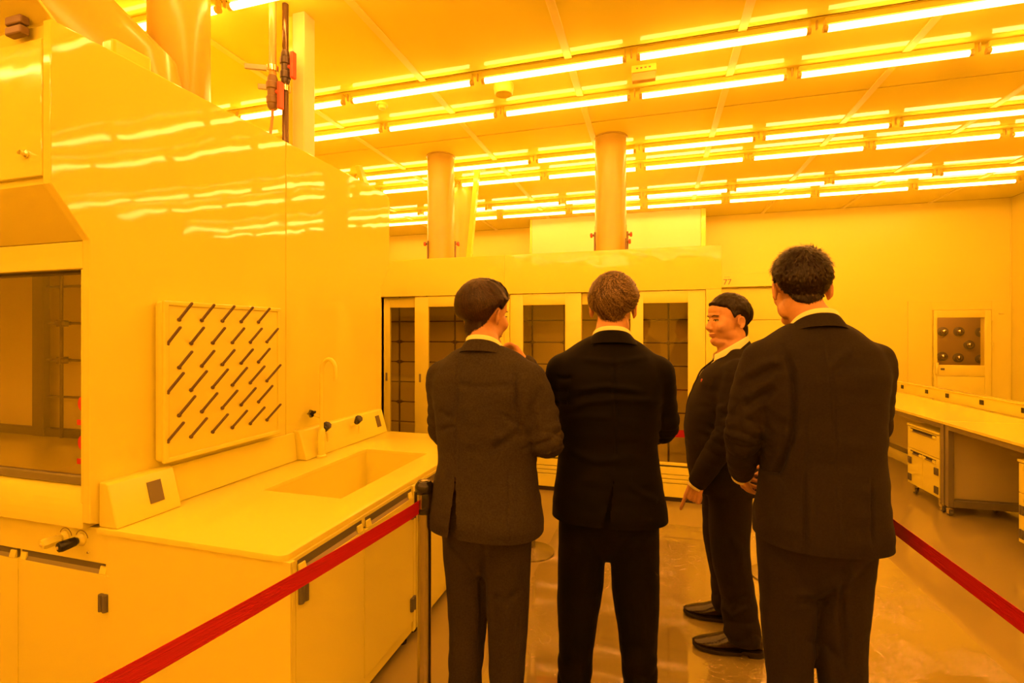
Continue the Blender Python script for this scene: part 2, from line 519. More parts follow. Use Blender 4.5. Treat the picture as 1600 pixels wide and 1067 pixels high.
def fume_hood(mirror, label):
    def Y(y):
        return 2 * YM - y if mirror else y
    h = thing('fume_hood', (XP - HW / 2, Y(1.9), 0), label, 'fume hood', 'island fume hoods')

    def B(name, x0, x1, ya, yb, z0, z1, m, bev=0.004, par=None):
        return box(name, x0, x1, Y(ya), Y(yb), z0, z1, m, par or h, bev)
    prof = [(1.21, HT), (YM - 0.0015, HT), (YM - 0.0015, 0.0), (1.42, 0.0), (1.42, 0.80), (1.336, 0.83), (1.336, 1.906), (1.21, 2.085)]
    if mirror:   # eased upper corner as seen on the far side
        prof = [(1.21, HT - 0.05), (1.225, HT - 0.02), (1.26, HT)] + prof[1:]
    prof = [(Y(a), b) for a, b in prof]
    prism_obj('end_panel', prof, XP - 0.04, XP, M_panel, h, 'X', 0.004)
    prism_obj('end_panel', prof, XP - HW, XP - HW + 0.04, M_panel, h, 'X', 0.004)
    xi0, xi1 = XP - HW + 0.04, XP - 0.042
    fz0 = 2.115
    B('fascia', xi0, xi1, 1.222, 1.25, 2.085, HT - 0.004, M_fascia)
    B('fascia_door', xi0 + 0.02, XP - 0.04, 1.206, 1.222, fz0, 2.605, M_fascia, 0.003)
    prism_obj('soffit', [(Y(1.25), 2.087), (Y(1.212), 2.087), (Y(1.338), 1.908), (Y(1.37), 1.908)], xi0, xi1, M_white, h, 'X', 0.002)
    B('header', xi0, xi1, 1.338, 1.37, 1.80, 1.906, M_white)
    B('jamb', xi1 - 0.015, xi1 + 0.001, 1.34, 1.44, 0.90, 1.80, M_white, 0.006)
    # airfoil sill, rounded
    pts = []
    for k in range(9):
        t = math.pi / 2 * k / 8
        pts.append((Y(1.40 - 0.062 * math.sin(t)), 0.945 - 0.14 * (1 - math.cos(t))))
    pts += [(Y(1.45), 0.805), (Y(1.45), 0.945)]
    prism_obj('sill', pts, xi0, xi1, M_white, h, 'X', 0.002)
    B('top_cover', xi0, xi1, 1.25, YM - 0.003, HT - 0.03, HT - 0.008, M_whitem)
    B('work_surface', xi0, xi1, 1.45, YM - 0.04, 0.84, 0.875, M_white)
    B('back_liner', xi0, xi1, YM - 0.04, YM - 0.004, 0.875, HT - 0.04, M_liner)
    B('ceiling_liner', xi0, xi1, 1.40, YM - 0.04, 1.99, 2.01, M_liner)
    B('side_liner', xi0, xi0 + 0.012, 1.40, YM - 0.04, 0.875, 1.99, M_liner)
    B('side_liner', xi1 - 0.012, xi1, 1.44, YM - 0.04, 0.875, 1.99, M_liner)
    # the sash: pane and metal rails
    s = B('sash_pane', xi0 + 0.01, xi1 - 0.016, 1.402, 1.408, 0.985, 1.815, M_glass, 0)
    B('sash_rail', xi0 + 0.01, xi1 - 0.016, 1.392, 1.418, 0.948, 0.985, M_handle, 0.006, s)
    B('sash_rail', xi0 + 0.01, xi1 - 0.016, 1.392, 1.418, 1.79, 1.825, M_rod, 0.004, s)
    if mirror:
        return h
    # lattice at the back of the chamber
    yl = YM - 0.11
    lat = B('lattice_post', -3.975, -3.865, yl - 0.02, yl + 0.02, 0.876, 1.985, M_rod)
    for z in (1.86, 1.62, 1.38, 1.14):
        tube_obj('lattice_rod', [(-3.865, yl, z), (XP - 0.06, yl, z)], 0.008, M_rod, h, 8)
    for k in range(6):
        x = -3.70 + 0.26 * k
        tube_obj('lattice_rod', [(x, yl - 0.016, 0.876), (x, yl - 0.016, 1.985)], 0.010, M_rod, h, 8)
        for z in (1.62, 1.38):
            bm = bmesh.new()
            bx(bm, x - 0.05, x + 0.05, yl - 0.03, yl + 0.012, z - 0.012, z + 0.012, 0.004)
            bx(bm, x - 0.02, x + 0.02, yl - 0.036, yl + 0.014, z - 0.022, z + 0.022, 0.004)
            link('rod_clamp', tomesh(bm, smooth=True), h, M_rod)
    B('inner_beam', xi0 + 0.02, XP - 0.06, yl - 0.01, yl + 0.03, 0.876, 0.93, M_rod)
    # round red warning stickers on the pane
    for v in (631, 692):
        x, z = onY(130, 1.40, v)
        lathe_obj('warning_sticker', (x, 1.4015, z), (0, -1, 0), [(0, 0.032), (0.0008, 0.032)], M_sign, s, 28)
        x2, z2 = onY(125.5, 1.40, v + 29)
        box('warning_label', x2 - 0.02, x2 + 0.03, 1.4005, 1.4015, z2 - 0.011, z2 + 0.011, M_sign, s, 0)
    # upper fascia hardware: hinge, latch
    hx, hz = onY(35, 1.206, 46)
    for dz in (0.018, -0.018):
        box('hinge', hx - 0.042, hx + 0.042, 1.176, 1.206, hz + dz - 0.016, hz + dz + 0.016, M_brown, h, 0.006)
    lx, lz = onY(42, 1.206, 241)
    lt = lathe_obj('latch', (lx, 1.206, lz), (0, -1, 0), [(0, 0.014), (0.006, 0.014), (0.010, 0.008), (0.022, 0.008)], M_chrome, h)
    box('latch_lever', lx - 0.018, lx - 0.002, 1.186, 1.190, lz - 0.004, lz + 0.006, M_chrome, lt, 0.002)
    # top flap tilted up and forward over the fascia
    prism_obj('top_flap', [(1.222, 2.672), (1.238, 2.672), (1.02, 2.885), (1.006, 2.872)], xi0, XP - 0.01, M_whitem, h, 'X', 0.002)
    # base cabinet front with valve knobs and doors
    yf = 1.372
    B('base_carcass', xi0, xi1, yf + 0.02, YM - 0.02, 0.06, 0.80, M_whitem, 0.003)
    B('control_panel', xi0, -2.008, yf, yf + 0.02, 0.665, 0.80, M_whitem, 0.003)
    for nm, u, v, mm in (('white_knob', 103, 838, M_whitem), ('black_knob', 128, 842, M_black)):
        x, z = onY(u, yf, v)
        ring = lathe_obj('valve_dial', (x, yf, z), (0, -1, 0), [(0, 0.026), (0.006, 0.025), (0.012, 0.017), (0.016, 0.015)], M_whitem, h)
        bm = bmesh.new()
        lathe(bm, (x, yf - 0.016, z), (-0.10, -1, -0.06), [(0, 0.012), (0.008, 0.018), (0.052, 0.021), (0.060, 0.018), (0.062, 0.007)], 12)
        if mm is M_whitem:                       # fluted grip
            for i, vv in enumerate(bm.verts):
                if i % 2:
                    vv.co.x = x + (vv.co.x - x) * 0.78
                    vv.co.z = z + (vv.co.z - z) * 0.78
        k = link('knob', tomesh(bm, nm, True, 30), ring, mm)
        k['label'] = nm.replace('_', ' ')
        lathe_obj('knob_cap', (x - 0.0078, yf - 0.0775, z - 0.0047), (-0.1, -1, -0.06), [(0, 0.006), (0.003, 0.005)], M_cap, ring)
        tube_obj('dial_mark', [(x + 0.034 * math.cos(q), yf - 0.0008, z + 0.034 * math.sin(q)) for q in [0.2 + 0.25 * i for i in range(11)]], 0.0012, M_text, ring, 6)
    for xx, zz in ((-2.12, 0.70), (-2.29, 0.70)):
        lathe_obj('screw', (xx, yf, zz), (0, -1, 0), [(0, 0.005), (0.003, 0.004)], M_chrome, h, 10)
    edges = [-4.52, -4.02, -3.52, -3.02, -2.522, -2.006]
    for i in range(5):
        xa, xb = edges[i] + 0.002, edges[i + 1] - 0.002
        d = B('cabinet_door', xa, xb, yf, yf + 0.02, 0.08, 0.622, M_whitem, 0.002)
        grip_Y(xa + 0.006, xb - 0.02, yf, 0.622, 0.665, d, -1)
        if i in (2, 4):
            for z in (0.52, 0.16):
                hinge_Y(xb - 0.02, yf, z, d)
        else:
            for z in (0.52, 0.16):
                hinge_Y(xa + 0.02, yf, z, d)
    B('plinth', xi0, XP, yf + 0.05, yf + 0.07, 0.0, 0.08, M_grey, 0.002)
    return h


def grip_Y(xa, xb, y, z0, z1, d, s):
    """recessed grip strip across the top of a door facing -Y"""
    g = box('grip_recess', xa, xb, y + 0.010, y + 0.0205, z0, z1, M_grey, d, 0)
    prism_obj('grip_lip', [(y + 0.002, z0 + 0.001), (y + 0.012, z0 + 0.001), (y + 0.012, z0 + 0.018)], xa + 0.035, xb - 0.035, M_handle, d, 'X', 0)
    for x0 in (xa, xb - 0.035):
        prism_obj('grip_end', [(y - 0.001, z0 + 0.002), (y + 0.012, z0 + 0.002), (y + 0.012, z0 + 0.03), (y + 0.006, z0 + 0.03)], x0, x0 + 0.035, M_whitem, d, 'X', 0.002)


def hinge_Y(x, y, z, d):
    bm = bmesh.new()
    lathe(bm, (x + 0.011, y - 0.006, z - 0.032), (0, 0, 1), [(0, 0.011), (0.064, 0.011)], 12)
    lathe(bm, (x - 0.012, y - 0.006, z - 0.032), (0, 0, 1), [(0, 0.010), (0.064, 0.010)], 12)
    bx(bm, x - 0.005, x + 0.003, y - 0.012, y, z - 0.034, z + 0.032, 0.002)
    link('hinge', tomesh(bm, 'hinge', True), d, M_grey)


fume_hood(False, 'large white fume hood facing the camera at left, dark glass sash and valve knobs')
fume_hood(True, 'rear white fume hood behind the seam of the glossy end wall, facing away')

# small brackets on top of the island
prism_obj_br = thing('cable_box', (-2.12, 1.53, HT), 'small white box on top of the near fume hood beside slanted duct', 'box')
box('box_body', -2.15, -2.085, 1.44, 1.60, HT - 0.007, HT + 0.075, M_white, prism_obj_br, 0.012)
box('box_foot', -2.17, -2.065, 1.42, 1.66, HT - 0.008, HT + 0.006, M_white, prism_obj_br, 0.003)
q = thing('lamp_bracket', (-2.10, 3.24, HT), 'tiny tilted bracket on top of the rear fume hood', 'bracket')
prism_obj('bracket_arm', [(3.14, HT + 0.12), (3.18, HT + 0.135), (3.27, HT + 0.03), (3.30, HT - 0.008), (3.22, HT - 0.008)], -2.12, -2.085, M_white, q, 'X', 0.004)

# ------------------------------------------------------------------ sink bench along the island end
XC, ZC = -1.186, 0.808          # worktop front edge and height
YN, YE = 1.358, 3.34            # near and far end
SX0, SX1, SY0, SY1 = -1.793, -1.362, 1.912, 2.785
wt = thing('sink_worktop', (-1.6, 2.35, 0.78), 'long white worktop with a deep rectangular sink', 'worktop')
bm = bmesh.new()
t = bmesh.new()
# slab with an opening for the basin
xsl, ysl = [XP + 0.001, SX0, SX1, XC], [YN, SY0, SY1, YE]
for z in (ZC - 0.022, ZC):
    pass
vg = {}
for k, z in enumerate((ZC - 0.022, ZC)):
    for i, x in enumerate(xsl):
        for j, y in enumerate(ysl):
            vg[i, j, k] = t.verts.new((x, y, z))
for k in (0, 1):
    for i in range(3):
        for j in range(3):
            if (i, j) == (1, 1):
                continue
            t.faces.new((vg[i, j, k], vg[i + 1, j, k], vg[i + 1, j + 1, k], vg[i, j + 1, k]))
for a, b in (((0, 0), (1, 0)), ((1, 0), (2, 0)), ((2, 0), (3, 0)), ((3, 0), (3, 1)), ((3, 1), (3, 2)), ((3, 2), (3, 3)), ((3, 3), (2, 3)), ((2, 3), (1, 3)), ((1, 3), (0, 3)), ((0, 3), (0, 2)), ((0, 2), (0, 1)), ((0, 1), (0, 0)),
             ((1, 1), (2, 1)), ((2, 1), (2, 2)), ((2, 2), (1, 2)), ((1, 2), (1, 1))):
    t.faces.new((vg[*a, 0], vg[*b, 0], vg[*b, 1], vg[*a, 1]))
bmesh.ops.recalc_face_normals(t, faces=t.faces)
vc = [e for e in t.edges if abs(e.verts[0].co.x - XC) < 1e-5 and abs(e.verts[1].co.x - XC) < 1e-5 and abs(e.verts[0].co.y - e.verts[1].co.y) < 1e-5]
bmesh.ops.bevel(t, geom=vc, offset=0.03, segments=6, profile=0.5, affect='EDGES')
bmesh.ops.bevel(t, geom=[e for e in t.edges if abs(e.verts[0].co.z - ZC) < 1e-5 and abs(e.verts[1].co.z - ZC) < 1e-5 and len(e.link_faces) == 2 and abs(e.calc_face_angle(0)) > 1], offset=0.004, segments=2, profile=0.5, affect='EDGES')
merge(bm, t)
link('slab', tomesh(bm, 'slab', True, 30), wt, M_counter)
bm = bmesh.new()
bz = ZC - 0.26
for (x0, x1, y0_, y1_, z0, z1) in ((SX0 - 0.012, SX0, SY0 - 0.012, SY1 + 0.012, bz, ZC - 0.0225), (SX1, SX1 + 0.012, SY0 - 0.012, SY1 + 0.012, bz, ZC - 0.0225),
                                   (SX0, SX1, SY0 - 0.012, SY0, bz, ZC - 0.0225), (SX0, SX1, SY1, SY1 + 0.012, bz, ZC - 0.0225), (SX0 - 0.012, SX1 + 0.012, SY0 - 0.012, SY1 + 0.012, bz - 0.012, bz)):
    bx(bm, x0, x1, y0_, y1_, z0, z1)
bs = link('basin', tomesh(bm), wt, M_counter)
lathe_obj('drain', (-1.58, 2.35, bz), (0, 0, 1), [(0, 0.04), (0.003, 0.04), (0.004, 0.03)], M_chrome, bs)


def upstand(y0_, y1_):
    return prism_obj('service_upstand', [(XP + 0.0015, ZC + 0.001), (-1.957, ZC + 0.001), (-2.005, 0.972), (-2.02, 0.98), (XP + 0.0015, 0.98)], y0_, y1_, M_counter, wt, 'Y', 0.005)


u1 = upstand(1.366, 1.632)
u2 = upstand(2.42, 3.325)
prism_obj('back_ledge', [(XP + 0.0015, ZC + 0.001), (-2.02, ZC + 0.001), (-2.04, 0.97), (XP + 0.0015, 0.97)], 1.634, 2.418, M_counter, wt, 'Y', 0.003)


def slope_plate(name, y, z, w, hh, m, par, depth=0.004):
    """thin plate on the sloping face of the upstand"""
    n = Vector((0.164, 0, 0.048)).normalized()
    up = Vector((-0.048, 0, 0.164)).normalized()
    c = Vector((-1.957 - 0.048 * (z - ZC) / 0.164, y, z))
    bm = bmesh.new()
    vs = []
    for k in (0.0005, depth):
        vs.append([bm.verts.new(c + Vector((0, a * w / 2, 0)) + up * (b * hh / 2) + n * k) for a, b in ((-1, -1), (1, -1), (1, 1), (-1, 1))])
    bm.faces.new(vs[0]); bm.faces.new(vs[1])
    for i in range(4):
        bm.faces.new((vs[0][i], vs[0][(i + 1) % 4], vs[1][(i + 1) % 4], vs[1][i]))
    return link(name, tomesh(bm), par, m)


slope_plate('socket', 1.535, 0.900, 0.058, 0.088, M_socket, u1)
slope_plate('socket', 3.235, 0.900, 0.05, 0.085, M_socket, u2)

# two sink base cabinets under the worktop
XF = -1.168


def grip_X(ya, yb, x, z0, z1, d):
    box('grip_recess', x - 0.0205, x - 0.010, ya, yb, z0, z1, M_grey, d, 0)
    prism_obj('grip_lip', [(x - 0.002, z0 + 0.001), (x - 0.012, z0 + 0.001), (x - 0.012, z0 + 0.018)], ya + 0.035, yb - 0.035, M_handle, d, 'Y', 0)
    for y0_ in (ya, yb - 0.035):
        prism_obj('grip_end', [(x + 0.001, z0 + 0.002), (x - 0.012, z0 + 0.002), (x - 0.012, z0 + 0.03), (x - 0.006, z0 + 0.03)], y0_, y0_ + 0.035, M_whitem, d, 'Y', 0.002)


def hinge_X(y, x, z, d):
    bm = bmesh.new()
    lathe(bm, (x + 0.006, y + 0.011, z - 0.032), (0, 0, 1), [(0, 0.011), (0.064, 0.011)], 12)
    lathe(bm, (x + 0.006, y - 0.012, z - 0.032), (0, 0, 1), [(0, 0.010), (0.064, 0.010)], 12)
    bx(bm, x, x + 0.012, y - 0.005, y + 0.003, z - 0.034, z + 0.032, 0.002)
    link('hinge', tomesh(bm, 'hinge', True), d, M_grey)


for (ya, yb, lab) in ((1.376, 2.262, 'near white sink base cabinet behind the chrome post, two doors'), (2.270, 3.325, 'far white sink base cabinet beside the man with a raised hand')):
    cab = thing('sink_cabinet', (-1.6, (ya + yb) / 2, 0), lab, 'cabinet', 'sink base cabinets')
    bm = bmesh.new()
    bx(bm, -2.03, XF - 0.021, ya, ya + 0.02, 0.05, ZC - 0.023 if ya < 2 else 0.52)
    bx(bm, -2.03, XF - 0.021, yb - 0.02, yb, 0.05, ZC - 0.023 if ya > 2 else 0.52)
    bx(bm, -2.03, XF - 0.021, ya + 0.02, yb - 0.02, 0.05, 0.07)
    bx(bm, -2.03, -2.01, ya + 0.02, yb - 0.02, 0.07, ZC - 0.023)
    link('carcass', tomesh(bm), cab, M_whitem)
    if ya < 2:
        box('end_cover_panel', -2.004, XF - 0.001, 1.366, 1.3755, 0.01, ZC - 0.0225, M_whitem, cab, 0.001)
    box('corner_post', XF - 0.05, XF, ya, ya + 0.014, 0.05, ZC - 0.023, M_whitem, cab, 0.002)
    box('top_rail', XF - 0.02, XF - 0.012, ya + 0.014, yb, 0.735, ZC - 0.023, M_whitem, cab, 0.001)
    ym = 1.80 if ya < 2 else 2.80
    for (da, db) in ((ya + 0.016, ym - 0.002), (ym + 0.002, yb - 0.03)):
        d = box('cabinet_door', XF - 0.02, XF, da, db, 0.105, 0.728, M_whitem, cab, 0.002)
        grip_X(da + 0.02, db - 0.004, XF, 0.728, 0.772, d)
        for z in (0.66, 0.20):
            hinge_X(da + 0.03 if da < ym - 0.1 else db - 0.012, XF, z, d)
    box('corner_post', XF - 0.05, XF, yb - 0.028, yb, 0.05, ZC - 0.023, M_whitem, cab, 0.002)
    box('bottom_rail', XF - 0.03, XF - 0.008, ya + 0.014, yb - 0.028, 0.05, 0.102, M_whitem, cab, 0.002)
    for yy in (ya + 0.05, yb - 0.05):
        lathe_obj('foot', (XF - 0.05, yy, 0.0), (0, 0, 1), [(0, 0.022), (0.01, 0.022), (0.014, 0.012), (0.051, 0.012)], M_black, cab, 12)
        lathe_obj('foot', (-1.95, yy, 0.0), (0, 0, 1), [(0, 0.022), (0.01, 0.022), (0.014, 0.012), (0.051, 0.012)], M_black, cab, 12)

# peg drying rack on the end panel
rk = thing('drying_rack', (XP, 1.915, 1.0), 'white wall drying rack with rows of brown pegs', 'drying rack')
XB = -1.997
box('rack_board', XP + 0.001, XB, 1.578, 2.255, 1.0, 1.694, M_white, rk, 0.022, 4)
def rim(a0, a1, b0, b1):
    box('rack_rim', XB - 0.01, XB + 0.008, a0, a1, b0, b1, M_white, rk, 0.006, 3)
rim(1.578, 1.602, 1.0, 1.694)
rim(2.231, 2.255, 1.0, 1.694)
rim(1.59, 2.245, 1.0, 1.022)
rim(1.59, 2.245, 1.672, 1.694)
pegm = {}
for L in (0.075, 0.092):
    pegm[L] = tomesh(tube(bmesh.new(), [(0, 0, 0), (0.004, 0, 0.004), (0.006, 0, 0.006), (L, 0, L * 0.97), (L + 0.003, 0, L * 0.97 + 0.002)], [0.0095, 0.0095, 0.0062, 0.0062, 0.003], 8), 'peg', True, 50)
for r in range(6):
    z = 1.611 - 0.1045 * r
    n = 5 if r % 2 == 0 else 6
    y0_ = 1.650 if r % 2 == 0 else 1.596
    for k in range(n):
        o = link('peg', pegm[0.075 if r < 3 else 0.092], rk, M_peg, True)
        o.location = (XB - XP, y0_ + 0.1116 * k - 1.915, z - 1.0)

# taps
tp = thing('gooseneck_tap', (-1.93, 2.52, ZC), 'slim white gooseneck tap with a dark star knob behind the sink', 'tap')
pts = [(-1.93, 2.52, ZC + 0.001), (-1.93, 2.52, 1.33)]
pts += [(-1.93 + 0.05 * (1 - math.cos(q)), 2.52, 1.33 + 0.07 * math.sin(q)) for q in [math.pi * k / 8 for k in range(1, 9)]] + [(-1.83, 2.52, 1.27)]
tube_obj('spout', pts, 0.0125, M_white, tp, 14)
lathe_obj('column', (-1.93, 2.52, ZC + 0.001), (0, 0, 1), [(0, 0.030), (0.01, 0.030), (0.016, 0.021), (0.16, 0.021), (0.17, 0.016)], M_white, tp)
kx = Vector(at(486, 646, 3.02))
bm = bmesh.new()
tube(bm, [(-1.93, 2.52, 1.05), kx], 0.011, 10)
link('side_arm', tomesh(bm, smooth=True), tp, M_white)
bm = bmesh.new()
n = 10
ring0, ring1 = [], []
ax = Vector((0.75, -0.55, 0.1)).normalized()
a_, b_ = frame_of(ax)
for k in range(n):
    r = 0.026 if k % 2 == 0 else 0.017
    q_ = 2 * math.pi * k / n
    ring0.append(bm.verts.new(kx + (a_ * math.cos(q_) + b_ * math.sin(q_)) * r))
    ring1.append(bm.verts.new(kx + ax * 0.045 + (a_ * math.cos(q_) + b_ * math.sin(q_)) * r * 0.9))
bm.faces.new(ring0[::-1]); bm.faces.new(ring1)
for k in range(n):
    bm.faces.new((ring0[k], ring0[(k + 1) % n], ring1[(k + 1) % n], ring1[k]))
link('star_knob', tomesh(bm), tp, M_black)
for (u, v, lab) in ((509, 667, 'dark tapered service tap beside the star knob'), (558.5, 653.5, 'dark tapered service tap next to the far socket')):
    p = at(u, v, 3.05 if u < 530 else 3.45)
    p.x = -1.945
    p.y = onX(u, p.x)
    tt = thing('service_tap', (p.x, p.y, p.z), lab, 'tap', 'service taps')
    axis = Vector((0.55, -0.30, 0.6)).normalized()
    b0 = p - axis * 0.02
    lathe_obj('tap_knob', b0, axis, [(0, 0.014), (0.004, 0.019), (0.046, 0.027), (0.052, 0.026), (0.054, 0.018)], M_black, tt, 8)
    tube_obj('tap_stem', [(-2.0, p.y, p.z - 0.035), b0 + axis * 0.004], 0.009, M_white, tt, 10)
    tube_obj('tap_nozzle', [b0 + axis * 0.004, b0 + Vector((0.02, 0, -0.025)), b0 + Vector((0.02, 0, -0.07))], [0.010, 0.009, 0.005], M_white, tt, 10)

# ------------------------------------------------------------------ far row of walk-in hoods
YH, YH2, HZ = 4.752, 6.55, 2.352
hx_edges = [-4.55, onY(788, YH), onY(1128, YH)]
for i, lab in enumerate(('far white walk-in hood behind the man with a raised hand, brown glass doors', 'far white walk-in hood behind the grey-haired man, brown glass doors')):
    xa, xb = hx_edges[i] + 0.0006, hx_edges[i + 1] - 0.0006
    h = thing('walk_in_hood', ((xa + xb) / 2, YH + 0.9, 0), lab, 'fume hood', 'walk-in hoods')
    oz1 = 1.955                                    # opening head
    op0 = onY(796, YH) if i else xa + 0.2
    op1 = onY(1103, YH) if i else onY(780, YH)
    box('fascia', xa, xb, YH, YH + 0.03, oz1, HZ, M_fascia, h, 0.004)
    box('side_post', xa, op0, YH, YH + 0.1, 0.0, oz1, M_whitem, h, 0.003)
    box('side_post', op1, xb, YH, YH + 0.1, 0.0, oz1, M_whitem, h, 0.003)
    box('roof', xa, xb, YH + 0.031, YH2, HZ - 0.04, HZ, M_whitem, h, 0.002)
    box('side_wall', xa, xa + 0.03, YH + 0.101, YH2, 0.0, HZ - 0.041, M_whitem, h, 0.002)
    box('side_wall', xb - 0.03, xb, YH + 0.101, YH2, 0.0, HZ - 0.041, M_whitem, h, 0.002)
    box('back_liner', xa + 0.03, xb - 0.03, YH + 0.85, YH + 0.88, 0.05, HZ - 0.041, M_liner, h, 0)
    box('floor_tray', xa + 0.03, xb - 0.03, YH + 0.10, YH + 0.85, 0.02, 0.06, M_liner, h, 0)
    # lower panel with three air slots
    z = [0.045, 0.175, 0.215, 0.255, 0.325]
    for k in range(4):
        box('lower_panel', op0, op1, YH + 0.006, YH + 0.05, z[k], z[k + 1] - 0.006, M_white, h, 0.003)
    box('slot_backing', op0, op1, YH + 0.05, YH + 0.06, 0.02, 0.33, M_gap, h, 0)
    # lattice inside
    yl = YH + 0.55
    for zz in (0.5, 0.74, 0.98, 1.22, 1.46, 1.70, 1.90):
        tube_obj('lattice_rod', [(xa + 0.05, yl, zz), (xb - 0.05, yl, zz)], 0.007, M_rod, h, 8)
    x = xa + 0.16
    k = 0
    while x < xb - 0.1:
        tube_obj('lattice_rod', [(x, yl - 0.015, 0.06), (x, yl - 0.015, 2.2)], 0.010, M_rod, h, 8)
        for zz in (0.74, 1.22, 1.46, 1.90):
            bm = bmesh.new()
            bx(bm, x - 0.045, x + 0.045, yl - 0.028, yl + 0.012, zz - 0.010, zz + 0.010, 0.003)
            bx(bm, x - 0.018, x + 0.018, yl - 0.036, yl + 0.014, zz - 0.02, zz + 0.02, 0.003)
            link('rod_clamp', tomesh(bm, smooth=True), h, M_rod)
        x += 0.36
    # sliding doors: (u0,u1) of the leaf, (g0,g1) of its pane
    if i:
        leaves = [((797, 908), (817, 883), 0.012), ((908, 1003), (909, 985), 0.055), ((985, 1103), (1005, 1075), 0.012)]
    else:
        leaves = [((596, 652), (609, 648), 0.055), ((648, 795), (669, 775), 0.012)]
        leaves = [((400, 470), (415, 455), 0.012), ((470, 600), (485, 585), 0.055)] + leaves
    for (u0, u1), (g0, g1), dy in leaves:
        Yd = YH + dy
        x0, x1 = max(onY(u0, Yd), op0 + 0.002), min(onY(u1, Yd), op1 - 0.002)
        p0, p1 = onY(g0, Yd), onY(g1, Yd)
        z0, z1 = 0.335, oz1 - 0.004
        gz1 = 1.84
        gz0 = 0.36
        leaf = empty('sliding_door', ((x0 + x1) / 2, Yd, z0))
        leaf.parent = h
        leaf.matrix_parent_inverse = world_of(h).inverted()
        bm = bmesh.new()
        prismpts = None
        bx(bm, x0, p0, Yd, Yd + 0.035, z0, z1, 0.002)
        bx(bm, p1, x1, Yd, Yd + 0.035, z0, z1, 0.002)
        bx(bm, p0, p1, Yd, Yd + 0.035, gz1, z1, 0.002)
        bx(bm, p0, p1, Yd, Yd + 0.035, z0, gz0, 0.002)
        link('door_frame', tomesh(bm, smooth=True), leaf, M_whitem)
        box('pane', p0, p1, Yd + 0.014, Yd + 0.020, gz0, gz1, M_doorglass, leaf, 0)
        hzz = 1.08
        box('finger_pull', x0 + 0.05, x0 + 0.075, Yd - 0.002, Yd + 0.004, hzz - 0.045, hzz + 0.045, M_handle, leaf, 0.004)
    box('plinth', xa, xb, YH + 0.03, YH + 0.05, 0.0, 0.04, M_gap, h, 0)

# ------------------------------------------------------------------ exhaust ducts and services
def duct(x, y, z0, r, label, z1=CEIL - 0.001, rings=(0.12,)):
    d = thing('exhaust_duct', (x, y, z0), label, 'duct', 'exhaust ducts')
    prof = [(0, r * 1.03), (0.02, r * 1.03)]
    for q in rings:
        prof += [(q, r * 1.03), (q + 0.002, r)]
    prof += [(z1 - z0, r)]
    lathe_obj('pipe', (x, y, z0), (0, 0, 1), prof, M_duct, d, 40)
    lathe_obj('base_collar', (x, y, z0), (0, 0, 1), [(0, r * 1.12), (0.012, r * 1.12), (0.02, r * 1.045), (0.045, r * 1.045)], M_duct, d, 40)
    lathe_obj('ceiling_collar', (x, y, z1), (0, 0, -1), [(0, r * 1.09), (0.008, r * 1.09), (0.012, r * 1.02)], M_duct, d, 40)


duct(onY(954, 5.08), 5.08, HZ, 0.156, 'white round duct rising from the far hood above the grey-haired man', rings=(0.30,))
duct(onY(689, 5.08), 5.08, HZ, 0.150, 'white round duct beside the leaning white post', rings=(0.28,))
duct(onY(721, 6.16), 6.16, HZ, 0.150, 'white round duct half hidden behind another duct and the leaning post', rings=(0.28,))
duct(-2.56, 2.12, HT - 0.008, 0.150, 'white round duct on the near hood beside the slanted duct', rings=(0.2,))
d = thing('slanted_duct', (-2.5, 1.8, HT), 'wide slanted white duct above the near fume hood', 'duct')
dp = [Vector((-3.02, 1.70, CEIL + 0.1)), Vector((-2.90, 1.72, 3.36)), Vector((-2.74, 1.75, 3.16)), Vector((-2.56, 1.78, 2.98)), Vector((-2.40, 1.80, 2.83)), Vector((-2.36, 1.80, 2.66))]
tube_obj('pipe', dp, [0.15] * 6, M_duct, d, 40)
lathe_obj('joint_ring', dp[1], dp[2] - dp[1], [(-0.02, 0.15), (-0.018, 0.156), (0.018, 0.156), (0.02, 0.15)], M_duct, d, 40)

tpz = empty('leaning_post', (onY(739, 5.6), 5.6, HZ))
tag(tpz, 'thin white leaning post between far hood top and ceiling', 'post')
b0, b1 = Vector((*[onY(731.5, 5.6), 5.6], HZ)), Vector((onY(746, 5.6), 5.6, CEIL - 0.002))
t = bmesh.new()
vs = [[t.verts.new(b + Vector((a * 0.028, c * 0.03, 0))) for a, c in ((-1, -1), (1, -1), (1, 1), (-1, 1))] for b in (b0, b1)]
t.faces.new(vs[0]); t.faces.new(vs[1])
for i in range(4):
    t.faces.new((vs[0][i], vs[0][(i + 1) % 4], vs[1][(i + 1) % 4], vs[1][i]))
link('profile', tomesh(t), tpz, M_white)
lathe_obj('ceiling_plate', (b1.x, b1.y, CEIL - 0.0005), (0, 0, -1), [(0, 0.1), (0.008, 0.1)], M_whitem, tpz)

pp = thing('service_post', (-2.17, 2.62, HT), 'square white aluminium post rising from the island to the ceiling', 'post')
bm = bmesh.new()
x0 = onY(455, 2.6); x1 = onY(484, 2.6)
box('profile', x0 + 0.05, x1, 2.55, 2.65, HT - 0.007, CEIL - 0.001, M_plen, pp, 0.006)
box('side_channel', x0, x0 + 0.049, 2.57, 2.65, HT - 0.007, CEIL - 0.001, M_white, pp, 0.004)


